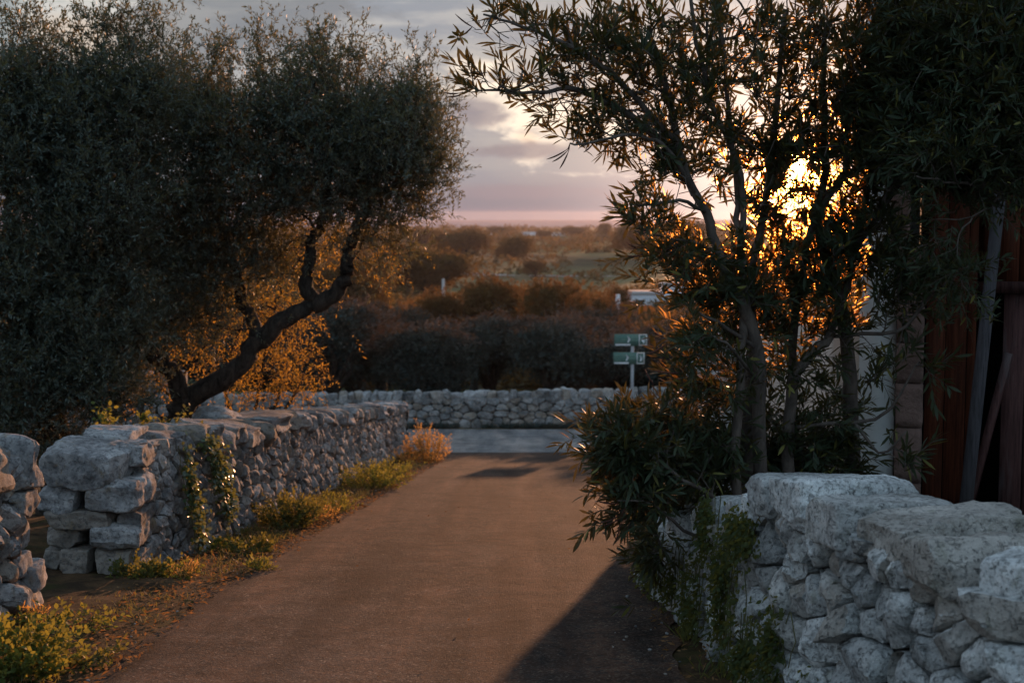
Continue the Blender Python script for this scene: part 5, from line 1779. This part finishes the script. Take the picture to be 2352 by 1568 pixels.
# creeper on top of the long wall
def onwall(px, py, Y, h, w, mt_, n_, lb, sd):
    rg = np.random.default_rng(sd)
    base = at(px, py, Y)
    o = thing('wall_plant', tuple(base), lb, 'plant')
    a = rg.uniform(0, 6.28, n_)
    D = np.stack([np.cos(a) * w, np.sin(a) * w, rg.uniform(.4, 1, n_) * h], -1)
    st = MB(); lf = MB()
    shoots(lf, np.repeat(base[None], n_, 0) + rg.normal(size=(n_, 3)) * w * .3, unit(D), 6, np.linalg.norm(D, axis=1), .05, .035, rg, whorl=2, ang=1.0, shape='long', twig=st)
    part(st, 'stem', M_weedstem, o); part(lf, 'foliage', mt_, o)
onwall(245, 985, 12.3, .22, .12, M_weed, 14, 'small gold and green plant growing on top of the long wall near its end', 601)
onwall(335, 968, 12.8, .10, .08, M_weed, 8, 'tiny sprig on top of the long wall right of the gold plant', 602)
onwall(410, 992, 12.9, .12, .20, M_weed_dark, 16, 'blue-green creeper tuft crossing the capstones above the ivy', 603)


def ivy_on(path, patches, seed, n, label, mat, L=.05, W=.042, stemn=30, name='ivy', out=.09):
    """leaves lying on a wall face; patches in (u, v, ru, rv, weight)"""
    rg = np.random.default_rng(seed)
    wts = np.array([p[4] for p in patches], float); wts /= wts.sum()
    ci = rg.choice(len(patches), n, p=wts)
    pt = np.array([p[:4] for p in patches])[ci]
    g = rg.normal(size=(n, 2)) * .5
    # clumped strands
    u = pt[:, 0] + g[:, 0] * pt[:, 2]; v = pt[:, 1] + g[:, 1] * pt[:, 3]
    q = np.stack([u, v, u * 0], -1)
    keep = (vnoise(q * [9, 3, 1], 1.0, seed) > -.25) & (v > -.02)
    u, v = u[keep], v[keep]
    P = path.world(u, v, out + rg.uniform(-.02, .05, len(u)))
    t = path.tan(u); nrm = np.stack([t[:, 1], -t[:, 0], t[:, 0] * 0], -1) * path.side
    D = nrm * .45 + np.array([0, 0, -.7]) + rg.normal(size=P.shape) * .55
    lf = MB(); leaves(lf, P, D, L * rg.uniform(.6, 1.2, len(P)), W * rg.uniform(.7, 1.1, len(P)), rg, shape='long', curl=.1)
    st = MB()
    for k in range(stemn):
        p = patches[rg.choice(len(patches), p=wts)]
        uu = p[0] + rg.normal() * p[2] * .4; vs = np.linspace(max(0, p[1] - p[3]), p[1] + p[3], 8)
        us = uu + np.cumsum(rg.normal(size=8) * .03)
        tube(st, path.world(us, vs, np.full(8, out - .02)), np.full(8, .003), 4)
    b = path.world(np.array([patches[0][0]]), np.array([0.0]), np.array([0.05]))[0]
    o = thing(name, tuple(b), label, 'creeper')
    part(st, 'stem', M_weedstem, o); part(lf, 'foliage', mat, o)


uI = lambda y: float(np.interp(y, pL.p[:, 1], pL.u))
ivy_on(pL, [(uI(11.9), .62, .10, .35, 1.0), (uI(12.1), .30, .13, .30, .8), (uI(12.75), .72, .22, .25, 1.3), (uI(12.95), .40, .17, .32, 1.2), (uI(12.5), .95, .3, .08, .5)], 701, 1400, 'glossy ivy trailing down the long wall in two tongues near its end', M_ivy)
ivy_on(pR, [(y2u(9.9), .20, .5, .2, 1.0), (y2u(9.0), .25, .35, .22, .6), (y2u(8.3), .20, .35, .25, .9), (y2u(8.0), .70, .2, .2, .7), (y2u(7.5), .40, .28, .3, 1.2), (y2u(7.2), .75, .25, .12, .8), (y2u(7.0), .15, .25, .2, 1.0), (y2u(6.6), .25, .14, .22, .6), (y2u(6.2), .05, .2, .15, .5)],
       702, 7500, 'dark small-leaved creeper smothering the broken end of the pale right wall', M_weed_dark, L=.035, W=.02, stemn=70, out=.08)


def blades(name, mat, n, fx, fy, L, seed, label, up=.9, W=.006, lift=0.0, yaw=None, cat='grass'):
    rg = np.random.default_rng(seed)
    Y = fy(rg, n); X = fx(rg, Y)
    q = np.stack([X, Y, X * 0], -1)
    k = fbm(q, 1.6, seed, 3) > -.05
    X, Y = X[k], Y[k]
    P = np.stack([X, Y, ground(X, Y) + lift + .02], -1)
    D = rg.normal(size=P.shape) * .5; D[:, 2] = up + np.abs(D[:, 2]) * .3
    m = MB(); leaves(m, P, D, L * rg.uniform(.5, 1.3, len(P)), W, rg, shape='quad', curl=.6)
    tag(m.build(name, mat), label, cat, kind='stuff')


def lefty(a, b):
    return lambda rg, n: a + (b - a) * rg.uniform(0, 1, n) ** 1.3
wallx = lambda y: np.where(y < 9.5, np.interp(y, pN.p[:, 1], pN.p[:, 0]), np.interp(y, pL.p[:, 1], pL.p[:, 0]))
blades('grass', M_grass, 6500, lambda rg, Y: wallx(Y) + .05 + (edge_x(LEFT_E, Y) - wallx(Y)) * rg.uniform(0, 1, len(Y)) ** 1.6 * .85, lefty(12.5, 26.8), .09, 801, 'short sunlit grass along the foot of the long wall')
blades('grass', M_grass, 1600, lambda rg, Y: wallx(Y) + .1 + (edge_x(LEFT_E, Y) - wallx(Y)) * rg.uniform(0, 1, len(Y)) * .8, lefty(6.5, 12.5), .06, 802, 'sparse low grass on the brown near verge')
blades('grass', M_farleaf, 26000, lambda rg, Y: rg.uniform(-9, 12, len(Y)), lambda rg, n: rg.uniform(38.0, 38.8, n), .15, 803, 'dark rough grass between the cross road and the far wall', W=.02)
blades('grass', M_grass, 9000, lambda rg, Y: rg.uniform(-9, 12, len(Y)), lambda rg, n: rg.uniform(40.2, 47, n), .35, 804, 'yellow-green grass under the grove just above the far wall', W=.03)
blades('grass', M_weed_dark, 5200, lambda rg, Y: edge_x(RIGHT_E, Y) + rg.uniform(.02, 1.0, len(Y)) ** 1.4, lambda rg, n: rg.uniform(7, 18, n), .14, 805, 'dark grass and low growth at the right edge of the lane', W=.010)


def litter(n, fx, fy, seed, label, mat=M_litter, s=.035):
    rg = np.random.default_rng(seed)
    Y = fy(rg, n); X = fx(rg, Y)
    P = np.stack([X, Y, ground(X, Y) + .022 + rg.uniform(0, .03, n)], -1)
    D = rg.normal(size=P.shape); D[:, 2] *= .25
    m = MB(); leaves(m, P, D, s * rg.uniform(.5, 1.6, n), s * .4, rg, shape='quad', curl=.3)
    tag(m.build('leaf_litter', mat), label, 'fallen leaves', kind='stuff')


litter(7500, lambda rg, Y: wallx(Y) + (edge_x(LEFT_E, Y) + .12 - wallx(Y)) * rg.uniform(0, 1, len(Y)) ** .8, lefty(6.0, 27), 811, 'brown fallen leaves strewn over the left verge')
litter(1800, lambda rg, Y: edge_x(RIGHT_E, Y) + rg.uniform(-.15, .9, len(Y)), lambda rg, n: rg.uniform(6, 18, n), 812, 'fallen leaves and twigs at the right edge of the lane')
litter(50, lambda rg, Y: rg.uniform(-2, .9, len(Y)), lambda rg, n: rg.uniform(6.5, 24, n), 813, 'a few stray leaves lying on the lane', s=.03)

# grit: small loose stones on verge and lane
rg = np.random.default_rng(821)
mb = MB()
for k in range(260):
    y = rg.uniform(6.3, 22)
    if rg.random() < .6: x = edge_x(LEFT_E, y) + -abs(rg.normal()) * .3
    else: x = edge_x(RIGHT_E, y) + rg.normal() * .2
    s = rg.uniform(.006, .020)
    stone(mb, (x, y, float(ground(x, y)) + .008 + s * .2), (s * 1.4, s, s * .7), rot_xyz(0, 0, rg.uniform(0, 3)), rg, n=2, fine=0.0)
tag(mb.build('gravel', M_wallL), 'loose grit and pebbles scattered on the lane edges', 'gravel', kind='stuff')

# ------------------------------------------------------------------ evening haze
m, n = new_mat('haze_air')
pv = n.n('ShaderNodeVolumePrincipled')
pv.inputs['Color'].default_value = (0.52, 0.56, 0.72, 1)
pv.inputs['Density'].default_value = 0.00006
pv.inputs['Anisotropy'].default_value = 0.62
n.n('ShaderNodeOutputMaterial', {'Volume': pv.outputs[0]})
mb = MB(); box_mb(mb, (-3800, -30, -32), (3800, 3800, 5))
hz = mb.build('haze', m, smooth=False)
tag(hz, 'pale evening haze over the valley', 'haze', kind='stuff')
